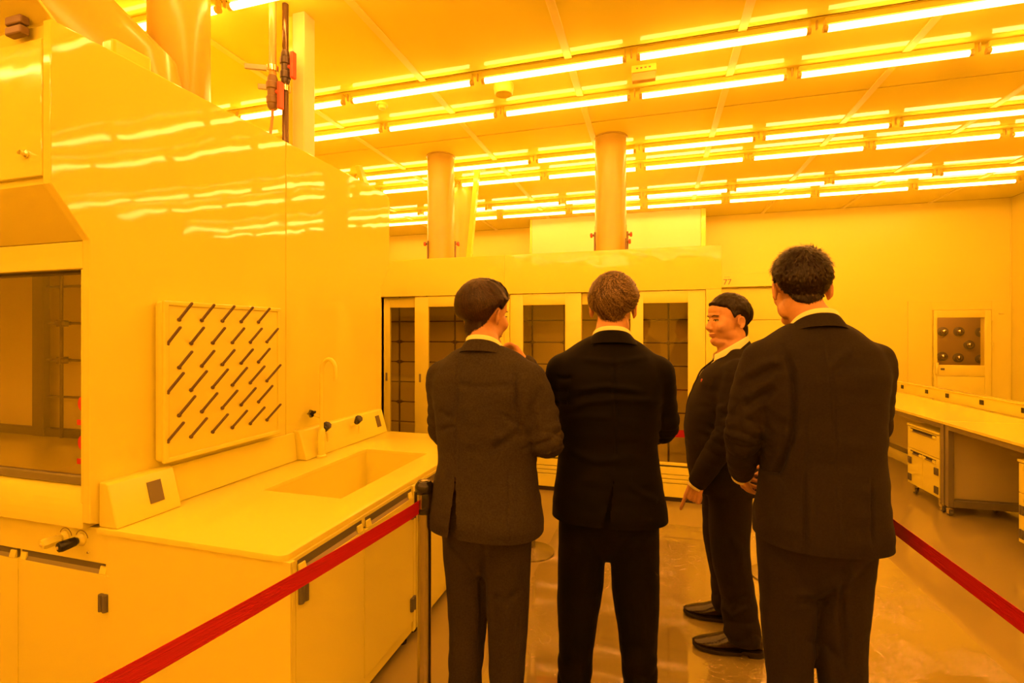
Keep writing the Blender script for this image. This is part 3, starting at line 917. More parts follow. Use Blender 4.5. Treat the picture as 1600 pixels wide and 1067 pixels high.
def valve(pipe_x, y, zv, r, nm, label, zbot, body_m, pipe_m, flip):
    v = thing('service_pipe', (pipe_x, y, HT), label, 'pipe', 'service pipes')
    tube_obj('pipe_upper', [(pipe_x, y, zv + 0.09), (pipe_x, y, CEIL - 0.001)], r, pipe_m, v, 14)
    if zbot is not None:
        tube_obj('pipe_lower', [(pipe_x, y, zbot), (pipe_x, y, zv - 0.09)], r, pipe_m, v, 14)
    k = r / 0.022
    lathe_obj('valve_body', (pipe_x, y, zv - 0.10), (0, 0, 1), [(0, .022 * k), (.015, .03 * k), (.03, .03 * k), (.034, .036 * k), (.07, .036 * k), (.074, .03 * k), (.115, .03 * k), (.12, .037 * k), (.155, .037 * k), (.16, .03 * k), (.18, .03 * k), (.20, .024 * k)], body_m, v, 16)
    box('valve_handle', pipe_x + 0.045, pipe_x + 0.068, y - 0.018, y + 0.018, zv - 0.085 + flip, zv + 0.075 + flip, M_red, v, 0.006)
    tube_obj('valve_stem', [(pipe_x + 0.02, y, zv), (pipe_x + 0.05, y, zv)], 0.011, M_red, v, 10)
    zc = zv + 0.14 if zbot is None else zv - 0.13
    lathe_obj('clamp', (pipe_x, y, zc - 0.018), (0, 0, 1), [(0, r + .006), (.002, r + .012), (.034, r + .012), (.036, r + .006)], M_chrome, v, 16)
    prism_obj('clamp_bracket', [(pipe_x - 0.01, y + 0.01), (pipe_x - 0.14, y - 0.06), (pipe_x - 0.135, y - 0.075), (pipe_x + 0.0, y - 0.01)], zc - 0.012, zc + 0.018, M_handle, v, 'Z', 0.002)
    return v


pa = onY(426, 2.40)
vv = valve(pa, 2.40, 2.985, 0.021, 'a', 'amber service pipe ending in a red-handled valve', None, M_brown, M_amberpipe, -0.02)
tube_obj('hose', [(pa, 2.40, 2.89), (pa - 0.002, 2.40, 2.84), (pa - 0.012, 2.402, 2.78), (pa - 0.03, 2.405, 2.70), (pa - 0.035, 2.406, HT - 0.005)], 0.008, mat('orange_hose', (0.7, 0.3, 0.08), 0.35), vv, 8)
valve(onY(446, 2.47), 2.47, 3.165, 0.019, 'b', 'dark service pipe with a red-handled valve beside the white post', HT - 0.007, mat('valve_dark', (0.07, 0.05, 0.025), 0.3), mat('pipe_dark', (0.13, 0.085, 0.035), 0.18, metal=0.5), 0.01)

for (u, v, Yv, lab) in ((664, 381, 4.95, 'red-knobbed valve at the far side of the duct beside the leaning post'), (716, 381, 4.95, 'red-knobbed valve between the duct and the leaning post'), (924, 368, 4.93, 'red-knobbed valve on the near side of the hood duct above the men'), (986, 366, 4.97, 'upper red-knobbed valve by the duct above the grey-haired man'), (984, 377, 4.93, 'lower red-knobbed valve by the duct above the grey-haired man')):
    x, z = onY(u, Yv, v)
    r = thing('gas_valve', (x, Yv, HZ), lab, 'valve', 'small gas valves on the far hoods')
    s = 1 if u in (664, 924) else -1
    tube_obj('pipe', [(x + s * 0.035, Yv, HZ - 0.001), (x + s * 0.035, Yv, z + 0.03)], 0.010, M_brown, r, 8)
    tube_obj('stem', [(x + s * 0.035, Yv, z), (x + s * 0.01, Yv, z)], 0.012, M_brown, r, 8)
    lathe_obj('knob', (x + s * 0.012, Yv, z), (-s, 0, 0), [(0, 0.015), (0.004, 0.024), (0.02, 0.024), (0.024, 0.015)], M_red, r, 8)

# ------------------------------------------------------------------ mobile lab benches along the right
brz = math.atan2(2.415 - 2.341, 6.07 - 4.18)     # a hair off square with the room
BZ = 0.80


def bench(u_near, u_far, label, legs=True):
    """local frame: x to the right away from the aisle, y along the bench away from the camera"""
    y0_, y1_ = u_near, u_far
    ox = 2.415 - math.tan(brz) * (y0_ - 4.18)
    b = thing('lab_bench', (ox, y0_, 0), label, 'bench', 'mobile lab benches', brz)
    L = (y1_ - y0_) / math.cos(brz)
    W = 0.74
    box('worktop', 0, W, 0.003, L - 0.003, BZ - 0.025, BZ, M_counter, b, 0.003, 2, True)
    f = M_frame
    t_ = 0.045
    for yy in (0.006, L - 0.006 - t_):
        for xx in (0.02, W - 0.02 - t_):
            box('leg', xx, xx + t_, yy, yy + t_, 0.075, BZ - 0.0255, f, b, 0.003, 2, True)
        box('end_rail', 0.02 + t_, W - 0.02 - t_, yy, yy + t_, 0.075, 0.13, f, b, 0.003, 2, True)
        box('end_rail', 0.02 + t_, W - 0.02 - t_, yy, yy + t_, BZ - 0.07, BZ - 0.0255, f, b, 0.003, 2, True)
    box('end_panel', 0.02 + t_, W - 0.02 - t_, 0.022, 0.034, 0.13, BZ - 0.07, mat('modesty_board', (0.62, 0.56, 0.24), 0.4), b, 0, 2, True)
    box('front_rail', 0.02, 0.02 + t_, 0.006 + t_, L - 0.006 - t_, BZ - 0.07, BZ - 0.0255, f, b, 0.003, 2, True)
    box('back_rail', W - 0.02 - t_, W - 0.02, 0.006 + t_, L - 0.006 - t_, 0.075, 0.13, f, b, 0.003, 2, True)
    box('modesty_panel', W - 0.05, W - 0.035, 0.006 + t_, L - 0.006 - t_, 0.13, BZ - 0.0255, mat('modesty_board', (0.62, 0.56, 0.24), 0.4), b, 0, 2, True)
    for yy in (0.04, L - 0.04):
        for xx in (0.043, W - 0.043):
            caster(b, xx, yy, 0.075, 0.028)
    return b, L


def caster(par, x, y, top, r):
    c = lathe_obj('caster', (x, y, top), (0, 0, -1), [(0, 0.026), (0.008, 0.026), (0.012, 0.018), (0.02, 0.018)], M_steel, par, 14, True)
    lathe_obj('wheel', (x - 0.012, y + 0.012, r), (1, 0, 0), [(0, r * 0.9), (0.003, r), (0.021, r), (0.024, r * 0.9)], M_grey, c, 18, True)
    bm = bmesh.new()
    for xx in (x - 0.018, x + 0.015):
        bx(bm, xx, xx + 0.003, y - 0.008, y + 0.026, r - 0.01, top - 0.015)
    link('fork', tomesh(bm), c, M_chrome, None, True) if False else link('fork', tomesh(bm), c, M_chrome, True)


bench(3.27, 5.10, 'near white lab bench on wheels with an open steel frame')
b2, L2 = bench(5.11, 8.05, 'far white lab bench on wheels behind the broad man at right')
# power rail standing on the back edge of the worktops, with dark sockets
rl = thing('power_rail', (3.15, 5.1, BZ), 'long white power rail with black sockets on the lab benches', 'power rail', None, brz)


def to_bench(p):
    return world_of(rl).inverted() @ Vector(p)


pa_, pb_ = to_bench((3.17, 3.27, 0)), to_bench((3.07, 7.0, 0))
xr = 0.02
box('rail_body', xr, xr + 0.07, -1.83, 2.90, 0.0005, 0.118, M_white, rl, 0.004, 2, True)
box('rail_cap', xr - 0.012, xr + 0.082, -1.83, 2.90, 0.1185, 0.128, M_white, rl, 0.003, 2, True)
Mi = world_of(rl).inverted()
for u, v in ((1410, 604.5), (1448, 612), (1480, 619), (1534, 629.5), (1600, 643), (1712, 664)):
    # sight line to the front of the rail
    o_ = Mi @ Vector((0, 0, CAM_H))
    e_ = Mi @ at(u, v, 1.0)
    k_ = (xr - o_.x) / (e_.x - o_.x)
    p = o_ + (e_ - o_) * k_
    box('socket', xr - 0.004, xr + 0.001, p.y - 0.03, p.y + 0.03, 0.045, 0.092, M_black, rl, 0.002, 2, True)


def pedestal(ynear, label):
    W, D, H = 0.52, 0.50, 0.66
    ox = 2.415 - math.tan(brz) * (ynear - 4.18) + 0.03
    b = thing('drawer_pedestal', (ox, ynear, 0), label, 'drawer cabinet', 'mobile drawer cabinets', brz)
    box('carcass', 0.019, D, 0, W, 0.10, H, M_whitem, b, 0.003, 2, True)
    box('top_plate', -0.006, D + 0.004, -0.004, W + 0.004, H, H + 0.02, M_white, b, 0.003, 2, True)

    def grip(y0_, y1_, z, d):
        box('grip_recess', -0.0006, 0.006, y0_, y1_, z - 0.018, z + 0.018, M_gap, d, 0, 2, True)
        box('grip_bar', -0.008, 0.002, y0_ + 0.03, y1_ - 0.03, z - 0.016, z - 0.004, M_handle, d, 0.002, 2, True)
        for yy in (y0_, y1_ - 0.045):
            box('grip_end', -0.009, 0.001, yy, yy + 0.045, z - 0.017, z + 0.010, M_white, d, 0.003, 2, True)
    d = box('drawer', 0, 0.018, 0.003, W - 0.003, H - 0.21, H - 0.006, M_whitem, b, 0.002, 2, True)
    grip(0.05, W - 0.05, H - 0.035, d)
    for i in range(2):
        a0, a1 = (0.003, W / 2 - 0.001) if i == 0 else (W / 2 + 0.001, W - 0.003)
        d = box('cabinet_door', 0, 0.018, a0, a1, 0.105, H - 0.214, M_whitem, b, 0.002, 2, True)
        grip(a0 + (0.05 if i == 0 else 0.004), a1 - (0.004 if i == 0 else 0.05), H - 0.25, d)
        yh = 0.045 if i == 0 else W - 0.045
        for z in (0.33, 0.165):
            bm = bmesh.new()
            for k in range(3):
                bx(bm, -0.010, 0.0, yh - 0.03 + k * 0.0205, yh - 0.03 + k * 0.0205 + 0.0185, z - 0.033, z + 0.033, 0.004)
            link('hinge', tomesh(bm, smooth=True), d, M_grey, True)
    for yy in (0.05, W - 0.05):
        for xx in (0.05, D - 0.06):
            caster(b, xx, yy, 0.10, 0.030)


pedestal(5.19, 'white drawer cabinet on wheels under the far lab bench')
pedestal(3.76, 'white drawer cabinet on wheels at the picture edge under the near bench')

# ------------------------------------------------------------------ belt barrier
def stanchion(pos, label, belt_to=None, zb=0.90, ztop=0.985, sag=0.02, belt_z_end=None):
    x, y = pos
    s = thing('stanchion', (x, y, 0), label, 'stanchion', 'belt barrier posts')
    lathe_obj('base', (x, y, 0), (0, 0, 1), [(0, 0.158), (0.004, 0.160), (0.010, 0.158), (0.022, 0.10), (0.034, 0.045), (0.04, 0.028)], M_steel, s, 40)
    lathe_obj('pole', (x, y, 0.03), (0, 0, 1), [(0, 0.0255), (ztop - 0.03 - 0.11, 0.0255)], M_steel, s, 28)
    z0 = ztop - 0.118
    hd = lathe_obj('head', (x, y, z0), (0, 0, 1), [(0, 0.026), (0.001, 0.034), (0.018, 0.035), (0.020, 0.031), (0.074, 0.031), (0.076, 0.033), (0.085, 0.035), (0.098, 0.035), (0.108, 0.032), (0.114, 0.026), (0.118, 0.024), (0.118, 0.018), (0.1165, 0.016)], M_black, s, 32)
    lathe_obj('head_sleeve', (x, y, z0 + 0.021), (0, 0, 1), [(0, 0.0318), (0.052, 0.0318)], M_steel, s, 32)
    lathe_obj('head_button', (x, y, z0 + 0.1165), (0, 0, 1), [(0, 0.015), (0.003, 0.015), (0.005, 0.010)], M_steel, s, 20)
    for k in range(4):
        q = k * math.pi / 2 + 0.55
        c = Vector((math.cos(q), math.sin(q), 0))
        bm = bmesh.new()
        bx(bm, -0.004, 0.006, -0.012, 0.012, z0 + 0.018, z0 + 0.078, 0.002)
        Mx = Matrix.Translation((x, y, 0)) @ Matrix.Rotation(q, 4, 'Z') @ Matrix.Translation((0.0315, 0, 0))
        bmesh.ops.transform(bm, matrix=Mx, verts=bm.verts)
        link('belt_slot', tomesh(bm, smooth=True), s, M_black)
    for bt in (belt_to or []):
        a, b = Vector((x, y, zb)), Vector(bt)
        d_ = (b - a).normalized()
        n_ = Vector((-d_.y, d_.x, 0)).normalized() * 0.0009
        bm = bmesh.new()
        N = 28
        rows_ = []
        for i in range(N + 1):
            t_ = i / N
            p = a.lerp(b, t_)
            p.z -= 4 * sag * t_ * (1 - t_)
            if i == 0:
                p = a + d_ * 0.033
            if i == N and (b - a).length > 0.5:
                p = b - d_ * 0.033
            hw = 0.0245
            rows_.append([bm.verts.new(p + n_ * sgn + Vector((0, 0, zz))) for sgn, zz in ((-1, -hw), (-1, hw), (1, hw), (1, -hw))])
        for i in range(N):
            for k in range(4):
                bm.faces.new((rows_[i][k], rows_[i][(k + 1) % 4], rows_[i + 1][(k + 1) % 4], rows_[i + 1][k]))
        bm.faces.new(rows_[0]); bm.faces.new(rows_[-1])
        bo = link('belt', tomesh(bm), s, M_belt)
        bo['label'] = 'red belt'
    return s


def fl(u, d):
    p = at(u, HOR, d)
    return (p.x, p.y)


S1 = fl(663, 1.84)
S2 = fl(831, 3.49)
S3 = fl(1214, 3.14)
# far ends of the two belts that leave the frame
a_, b_ = at(400, 0, 1.295), at(262, 0, 1.04)
dl = (Vector((b_.x, b_.y)) - Vector((S1[0], S1[1]))).normalized()
S4 = (S1[0] + dl.x * 2.0, S1[1] + dl.y * 2.0)
a_, b_ = at(1394, 0, 1.744), at(1600, 0, 1.132)
dr_ = (Vector((b_.x, b_.y)) - Vector((S3[0], S3[1]))).normalized()
S5 = (S3[0] + dr_.x * 3.1, S3[1] + dr_.y * 3.1)
stanchion(S1, 'chrome belt post with black head in front of the sink cabinets', [(S4[0], S4[1], 0.885), (S2[0], S2[1], 0.905)], 0.912, 1.0, 0.03)
stanchion(S2, 'belt post hidden behind the legs of the man with a raised hand', [(S3[0], S3[1], 0.90)], 0.90, 0.99, 0.015)
stanchion(S3, 'belt post hidden behind the broad man at right', [(S5[0], S5[1], 0.90)], 0.90, 0.99, 0.02)
stanchion(S4, 'belt post beyond the lower left picture corner', None, 0.90, 0.985)
stanchion(S5, 'belt post beyond the lower right picture corner', None, 0.90, 0.985)
# ------------------------------------------------------------------ people
def rng(seed):
    return np.random.RandomState(seed)


def vnoise(p, seed=0):
    """smooth 3-D value noise in [-1,1], numpy"""
    p = np.asarray(p, float)
    i = np.floor(p).astype(np.int64)
    f = p - i
    f = f * f * (3 - 2 * f)

    def h(ix, iy, iz):
        n = (ix * 374761393 + iy * 668265263 + iz * 2147483647 + seed * 974711) & 0x7fffffff
        n = (n ^ (n >> 13)) * 1274126177 & 0x7fffffff
        n = (n ^ (n >> 16)) & 0xffff
        return n / 32767.5 - 1.0
    r = 0
    for dx in (0, 1):
        for dy in (0, 1):
            for dz in (0, 1):
                w = (f[:, 0] if dx else 1 - f[:, 0]) * (f[:, 1] if dy else 1 - f[:, 1]) * (f[:, 2] if dz else 1 - f[:, 2])
                r = r + w * h(i[:, 0] + dx, i[:, 1] + dy, i[:, 2] + dz)
    return r


def catmull(P, n):
    P = np.asarray(P, float)
    Q = np.vstack([2 * P[0] - P[1], P, 2 * P[-1] - P[-2]])
    out = []
    for i in range(len(P) - 1):
        a, b, c, d = Q[i:i + 4]
        for t in np.linspace(0, 1, n, endpoint=False):
            out.append(0.5 * (2 * b + (c - a) * t + (2 * a - 5 * b + 4 * c - d) * t * t + (3 * b - a - 3 * c + d) * t ** 3))
    out.append(P[-1])
    return np.array(out)


def grid_mesh(bm, rings):
    R = [[bm.verts.new(Vector(v)) for v in r] for r in rings]
    n = len(R[0])
    for i in range(len(R) - 1):
        for k in range(n):
            bm.faces.new((R[i][k], R[i][(k + 1) % n], R[i + 1][(k + 1) % n], R[i + 1][k]))
    bm.faces.new(R[0][::-1])
    bm.faces.new(R[-1])


def torso(bm, rows, n=48, sub=5):
    """rows: (z, cx, cy, hx, hy, exponent)"""
    rows = catmull(rows, sub)
    t = np.linspace(0, 2 * np.pi, n, endpoint=False)
    c, s = np.cos(t), np.sin(t)
    rings = []
    for z, cx, cy, hx, hy, e in rows:
        x = cx + hx * np.sign(c) * np.abs(c) ** (2 / e)
        y = cy + hy * np.sign(s) * np.abs(s) ** (2 / e)
        rings.append(np.stack([x, y, np.full(n, z)], 1))
    grid_mesh(bm, rings)


def limb(bm, pts, n=20, sub=6, cap=True):
    """pts: (x,y,z,r) smooth tapered limb with round ends"""
    P = catmull(pts, sub)
    c, r = P[:, :3], np.maximum(P[:, 3], 0.002)
    d = np.gradient(c, axis=0)
    d /= np.linalg.norm(d, axis=1)[:, None]
    a = np.cross(d[0], [0.3, 0.2, 0.93])
    if np.linalg.norm(a) < 0.2:
        a = np.cross(d[0], [1, 0, 0])
    a /= np.linalg.norm(a)
    t = np.linspace(0, 2 * np.pi, n, endpoint=False)
    rings = []

    def ring(cc, aa, dd, rr):
        bb = np.cross(dd, aa)
        return cc + rr * (np.cos(t)[:, None] * aa + np.sin(t)[:, None] * bb)
    for i in range(len(c)):
        a = a - d[i] * a.dot(d[i])
        a /= np.linalg.norm(a)
        if i == 0 and cap:
            for q in (80, 55, 28):
                q = math.radians(q)
                rings.append(ring(c[0] - d[0] * r[0] * math.sin(q), a, d[0], r[0] * math.cos(q)))
        rings.append(ring(c[i], a, d[i], r[i]))
    if cap:
        for q in (28, 55, 80):
            q = math.radians(q)
            rings.append(ring(c[-1] + d[-1] * r[-1] * math.sin(q), a, d[-1], r[-1] * math.cos(q)))
    grid_mesh(bm, rings)


def ellip(bm, c, r, rot=None, u=20, v=14):
    t = bmesh.new()
    bmesh.ops.create_uvsphere(t, u_segments=u, v_segments=v, radius=1.0)
    M = Matrix.Translation(c) @ (rot.to_4x4() if rot else Matrix.Identity(4)) @ Matrix.Diagonal((*r, 1))
    bmesh.ops.transform(t, matrix=M, verts=t.verts)
    merge(bm, t)


def union(bm, voxel, smooth=4, fac=0.5, dec=None):
    """one continuous skin over overlapping solids"""
    me = tomesh(bm, 'tmp')
    o = bpy.data.objects.new('tmp', me)
    C.objects.link(o)
    m = o.modifiers.new('r', 'REMESH')
    m.mode = 'VOXEL'
    m.voxel_size = voxel
    if smooth:
        s = o.modifiers.new('s', 'SMOOTH')
        s.factor = fac
        s.iterations = smooth
    dg = bpy.context.evaluated_depsgraph_get()
    dg.update()
    res = bpy.data.meshes.new_from_object(o.evaluated_get(dg))
    bpy.data.objects.remove(o)
    bpy.data.meshes.remove(me)
    return res


def get(me):
    n = len(me.vertices)
    co = np.empty(n * 3, np.float32)
    me.vertices.foreach_get('co', co)
    no = np.empty(n * 3, np.float32)
    me.vertex_normals.foreach_get('vector', no)
    return co.reshape(-1, 3).astype(float), no.reshape(-1, 3).astype(float)


def put(me, co):
    me.vertices.foreach_set('co', co.astype(np.float32).ravel())
    me.update()
    me.polygons.foreach_set('use_smooth', np.ones(len(me.polygons), bool))


def relax(me, co, w, iters):
    """Laplacian smoothing with a weight per vertex"""
    ne = len(me.edges)
    ed = np.empty(ne * 2, np.int32)
    me.edges.foreach_get('vertices', ed)
    ed = ed.reshape(-1, 2)
    n = len(co)
    deg = np.bincount(ed[:, 0], minlength=n) + np.bincount(ed[:, 1], minlength=n)
    deg = np.maximum(deg, 1)
    for _ in range(iters):
        acc = np.stack([np.bincount(ed[:, 0], co[ed[:, 1], k], n) + np.bincount(ed[:, 1], co[ed[:, 0], k], n) for k in range(3)], 1) / deg[:, None]
        co = co + (acc - co) * w[:, None]
    return co


def cut_below(me, z):
    bm = bmesh.new()
    bm.from_mesh(me)
    bmesh.ops.bisect_plane(bm, geom=list(bm.verts) + list(bm.edges) + list(bm.faces), dist=0.0004, plane_co=(0, 0, z), plane_no=(0, 0, 1), clear_inner=True)
    bm.to_mesh(me)
    bm.free()
    me.polygons.foreach_set('use_smooth', np.ones(len(me.polygons), bool))


def drop_faces(me, mask_vert):
    """remove faces whose vertices all carry the mask"""
    bm = bmesh.new()
    bm.from_mesh(me)
    bm.verts.ensure_lookup_table()
    kill = [f for f in bm.faces if all(mask_vert[v.index] for v in f.verts)]
    bmesh.ops.delete(bm, geom=kill, context='FACES')
    bm.to_mesh(me)
    bm.free()
    me.polygons.foreach_set('use_smooth', np.ones(len(me.polygons), bool))


def cloth_mat(name, col, weave=900, var=0.15, rough=0.85, check=0.0):
    m = mat(name, col, rough, spec=0.12, bump=(weave, 0.25, 2, (1, 1, 1), 0.001), var=(160, var))
    b = m.node_tree.nodes['Principled BSDF']
    b.inputs['Sheen Weight'].default_value = 0.02
    b.inputs['Sheen Roughness'].default_value = 0.4
    return m


M_skin = mat('skin', (0.56, 0.30, 0.13), 0.48, spec=0.35, var=(55, 0.05), bump=(260, 0.10, 3))
M_lip = mat('lips', (0.42, 0.16, 0.08), 0.45)
M_eye = mat('eye_dark', (0.02, 0.012, 0.008), 0.15)
M_eyew = mat('eye_white', (0.6, 0.55, 0.3), 0.3)
M_shirt = mat('white_shirt', (0.88, 0.85, 0.36), 0.7, spec=0.2)
M_shoe = mat('polished_leather', (0.018, 0.009, 0.004), 0.20, spec=0.6, bump=(90, 0.12, 3))
M_sole = mat('shoe_sole', (0.012, 0.008, 0.005), 0.6)
M_button = mat('dark_button', (0.03, 0.02, 0.012), 0.25)


def hair_mat(name, col, hi, scale=230):
    """strand-like streaks between two tones"""
    if name in MATS:
        return MATS[name]
    m = mat(name, col, 0.42, spec=0.35)
    nt = m.node_tree
    b = nt.nodes['Principled BSDF']
    tc = nt.nodes.new('ShaderNodeTexCoord')
    n = nt.nodes.new('ShaderNodeTexNoise')
    n.inputs['Scale'].default_value = scale
    n.inputs['Detail'].default_value = 3
    rp = nt.nodes.new('ShaderNodeValToRGB')
    rp.color_ramp.elements[0].position = 0.38
    rp.color_ramp.elements[1].position = 0.66
    rp.color_ramp.elements[0].color = (*col, 1)
    rp.color_ramp.elements[1].color = (*hi, 1)
    nt.links.new(tc.outputs['Object'], n.inputs['Vector'])
    nt.links.new(n.outputs['Fac'], rp.inputs[0])
    nt.links.new(rp.outputs[0], b.inputs['Base Color'])
    return m


# ---- hands -------------------------------------------------------------
def hand(bm, wrist, d, n, side, curls, thumb=(0.6, 0.5), spread=0.06, scale=1.0):
    """wrist point; d: wrist to fingers; n: palm normal (fingers curl to it); side=+1 puts the thumb at n x d"""
    d = Vector(d).normalized()
    n = Vector(n)
    n = (n - d * n.dot(d)).normalized()
    s = n.cross(d).normalized() * side
    w = Vector(wrist)
    k = scale

    def P(a, b, c):
        return w + d * (a * k) + s * (b * k) + n * (c * k)

    def L(pts, sub=4, nn=12):
        limb(bm, [(*P(a, b, c), r * k) for a, b, c, r in pts], nn, sub)
    # palm: four metacarpal rays and a web so the back of the hand is broad and flat
    for b0, b1 in ((0.016, 0.030), (0.006, 0.010), (-0.006, -0.010), (-0.014, -0.027)):
        L([(-0.03, b0 * 0.9, 0, 0.020), (0.03, (b0 + b1) / 2, 0.0, 0.0155), (0.088, b1, 0.001, 0.0125)])
    L([(0.012, 0.018, 0.008, 0.018), (0.05, 0.026, 0.008, 0.0145), (0.07, 0.024, 0.006, 0.011)])
    lens = (0.074, 0.082, 0.076, 0.060)
    offs = (0.031, 0.0105, -0.0105, -0.029)
    for i in range(4):
        a, c = 0.088, 0.001
        ang = 0.0
        pts = [(a, offs[i], c, 0.0098)]
        b = offs[i]
        for j, fr in enumerate((0.44, 0.31, 0.25)):
            ang += curls[i][j]
            a += math.cos(ang) * lens[i] * fr
            c += math.sin(ang) * lens[i] * fr
            b += (1.5 - i) * spread * lens[i] * fr * max(0, math.cos(ang))
            pts.append((a, b, c, (0.0090, 0.0082, 0.0068)[j]))
        L(pts, 3, 12)
    o, fl_ = thumb
    pts = [(0.018, 0.024, 0.006, 0.0145), (0.045, 0.024 + 0.028 * o, 0.010 + 0.012 * fl_, 0.0115), (0.072, 0.026 + 0.040 * o, 0.014 + 0.030 * fl_, 0.0098), (0.094, 0.026 + 0.038 * o, 0.016 + 0.046 * fl_, 0.0075)]
    L(pts, 4, 12)


REL = ((0.35, 0.45, 0.3), (0.4, 0.5, 0.35), (0.45, 0.55, 0.35), (0.5, 0.55, 0.4))
FIST = ((1.35, 1.5, 0.9), (1.4, 1.55, 0.9), (1.4, 1.55, 0.9), (1.4, 1.5, 0.9))
POINT = ((0.12, 0.12, 0.1), (1.25, 1.4, 0.8), (1.35, 1.45, 0.8), (1.35, 1.45, 0.8))


# ---- heads -------------------------------------------------------------
def head_solids(bm, M, fat=1.0):
    """M: head frame to body frame; y forward, z up, origin mid head"""
    t = bmesh.new()
    f = fat
    ellip(t, (0, -0.014, 0.030), (0.076, 0.096, 0.086), None, 32, 22)
    ellip(t, (0, 0.030, -0.020), (0.063 * f, 0.064, 0.082), None, 28, 20)
    ellip(t, (0, 0.018, -0.062), (0.056 * f, 0.062, 0.046), None, 24, 16)
    ellip(t, (0, 0.070, -0.098), (0.026 * f, 0.020, 0.017))
    ellip(t, (0, 0.073, 0.028), (0.050, 0.018, 0.014))
    ellip(t, (0, 0.064, 0.050), (0.052, 0.024, 0.034))
    for s in (-1, 1):
        ellip(t, (s * 0.038 * f, 0.060, -0.030), (0.025, 0.028, 0.028))
        ellip(t, (s * 0.045 * f, 0.008, -0.072), (0.020, 0.045, 0.028), Matrix.Rotation(0.5, 3, 'X'))
        ellip(t, (s * 0.011, 0.095, -0.038), (0.009, 0.011, 0.008), None, 12, 8)
        # ear: leaf with a rim
        q = Matrix.Rotation(s * 0.42, 3, 'Z') @ Matrix.Rotation(-0.22, 3, 'X')
        c = Vector((s * 0.079 * (1 + (f - 1) * 0.5), -0.018, -0.012))
        ellip(t, c, (0.0070, 0.0155, 0.027), q, 16, 12)
        pts = []
        for k in range(13):
            a = -0.9 + 4.2 * k / 12
            v = q @ Vector((s * 0.006, -0.0150 * math.cos(a - 0.4) * 1.0, 0.026 * math.sin(a)))
            pts.append((*(c + v), 0.0048))
        limb(t, pts, 10, 2)
        ellip(t, c + q @ Vector((s * 0.002, 0.005, -0.023)), (0.006, 0.008, 0.009), q, 12, 8)
    limb(t, [(0, 0.084, 0.008, 0.0085), (0, 0.095, -0.012, 0.0095), (0, 0.104, -0.032, 0.0125)], 14, 4)
    ellip(t, (0, 0.084, -0.0645), (0.024, 0.0125, 0.0065), None, 16, 10)
    ellip(t, (0, 0.082, -0.0745), (0.020, 0.0125, 0.0070), None, 16, 10)
    if f > 1.05:
        ellip(t, (0, 0.035, -0.105), (0.050, 0.050, 0.026))
    bmesh.ops.transform(t, matrix=M, verts=t.verts)
    merge(bm, t)


def sculpt_head(co, no, M):
    """eye sockets, mouth line, ear bowl, in head space"""
    Mi = np.array(M.inverted())
    h = co @ Mi[:3, :3].T + Mi[:3, 3]
    disp = np.zeros(len(co))
    for s in (-1, 1):
        g = ((h[:, 0] - s * 0.032) / 0.017) ** 2 + ((h[:, 2] - 0.004) / 0.010) ** 2
        disp -= 0.0075 * np.exp(-g) * (h[:, 1] > 0.03)
        g = ((h[:, 0] - s * 0.032) / 0.014) ** 2 + ((h[:, 2] + 0.003) / 0.006) ** 2
        disp += 0.0035 * np.exp(-g) * (h[:, 1] > 0.03)
        g = ((h[:, 1] + 0.018) / 0.008) ** 2 + ((h[:, 2] + 0.012) / 0.014) ** 2
        disp -= 0.006 * np.exp(-g) * (h[:, 0] * s > 0.075)
    g = (h[:, 0] / 0.022) ** 2 + ((h[:, 2] + 0.0695) / 0.0022) ** 2
    disp -= 0.0035 * np.exp(-g) * (h[:, 1] > 0.06)
    return co + no * disp[:, None]


def add_face(par, M, T, f=1.0):
    """brows, eyes and lips as thin parts on the face"""
    for s in (-1, 1):
        bm = bmesh.new()
        ellip(bm, (s * 0.0325, 0.0775, 0.0005), (0.0135, 0.007, 0.0042), Matrix.Rotation(s * -0.35, 3, 'Z'), 16, 10)
        bmesh.ops.transform(bm, matrix=T @ M, verts=bm.verts)
        e = link('eye', tomesh(bm, 'eye', True), par, M_eyew)
        bm = bmesh.new()
        ellip(bm, (s * 0.0320, 0.0800, 0.0010), (0.0058, 0.0056, 0.0046), None, 12, 8)
        bmesh.ops.transform(bm, matrix=T @ M, verts=bm.verts)
        link('iris', tomesh(bm, 'iris', True), e, M_eye)
        bm = bmesh.new()
        limb(bm, [(s * 0.018, 0.0845, 0.0035, 0.0014), (s * 0.031, 0.0855, 0.0062, 0.0018), (s * 0.046, 0.0765, 0.0040, 0.0012)], 8, 4)
        bmesh.ops.transform(bm, matrix=T @ M, verts=bm.verts)
        link('eyelid', tomesh(bm, 'eyelid', True), e, M_eye)
        bm = bmesh.new()
        limb(bm, [(s * 0.013, 0.0905, 0.021, 0.0016), (s * 0.030, 0.0895, 0.026, 0.0024), (s * 0.048, 0.0765, 0.0235, 0.0012)], 8, 4)
        bmesh.ops.transform(bm, matrix=T @ M, verts=bm.verts)
        link('eyebrow', tomesh(bm, 'eyebrow', True), par, MATS['hair_black'])
    bm = bmesh.new()
    ellip(bm, (0, 0.0862, -0.0650), (0.0215, 0.0112, 0.0048), None, 18, 10)
    ellip(bm, (0, 0.0847, -0.0740), (0.0190, 0.0112, 0.0054), None, 18, 10)
    bmesh.ops.transform(bm, matrix=T @ M, verts=bm.verts)
    link('lips', tomesh(bm, 'lips', True), par, M_lip)


SK_C, SK_R = np.array([0, -0.014, 0.030]), np.array([0.0765, 0.0965, 0.0865])


def sstep(a, b, x):
    t = np.clip((x - a) / (b - a), 0, 1)
    return t * t * (3 - 2 * t)


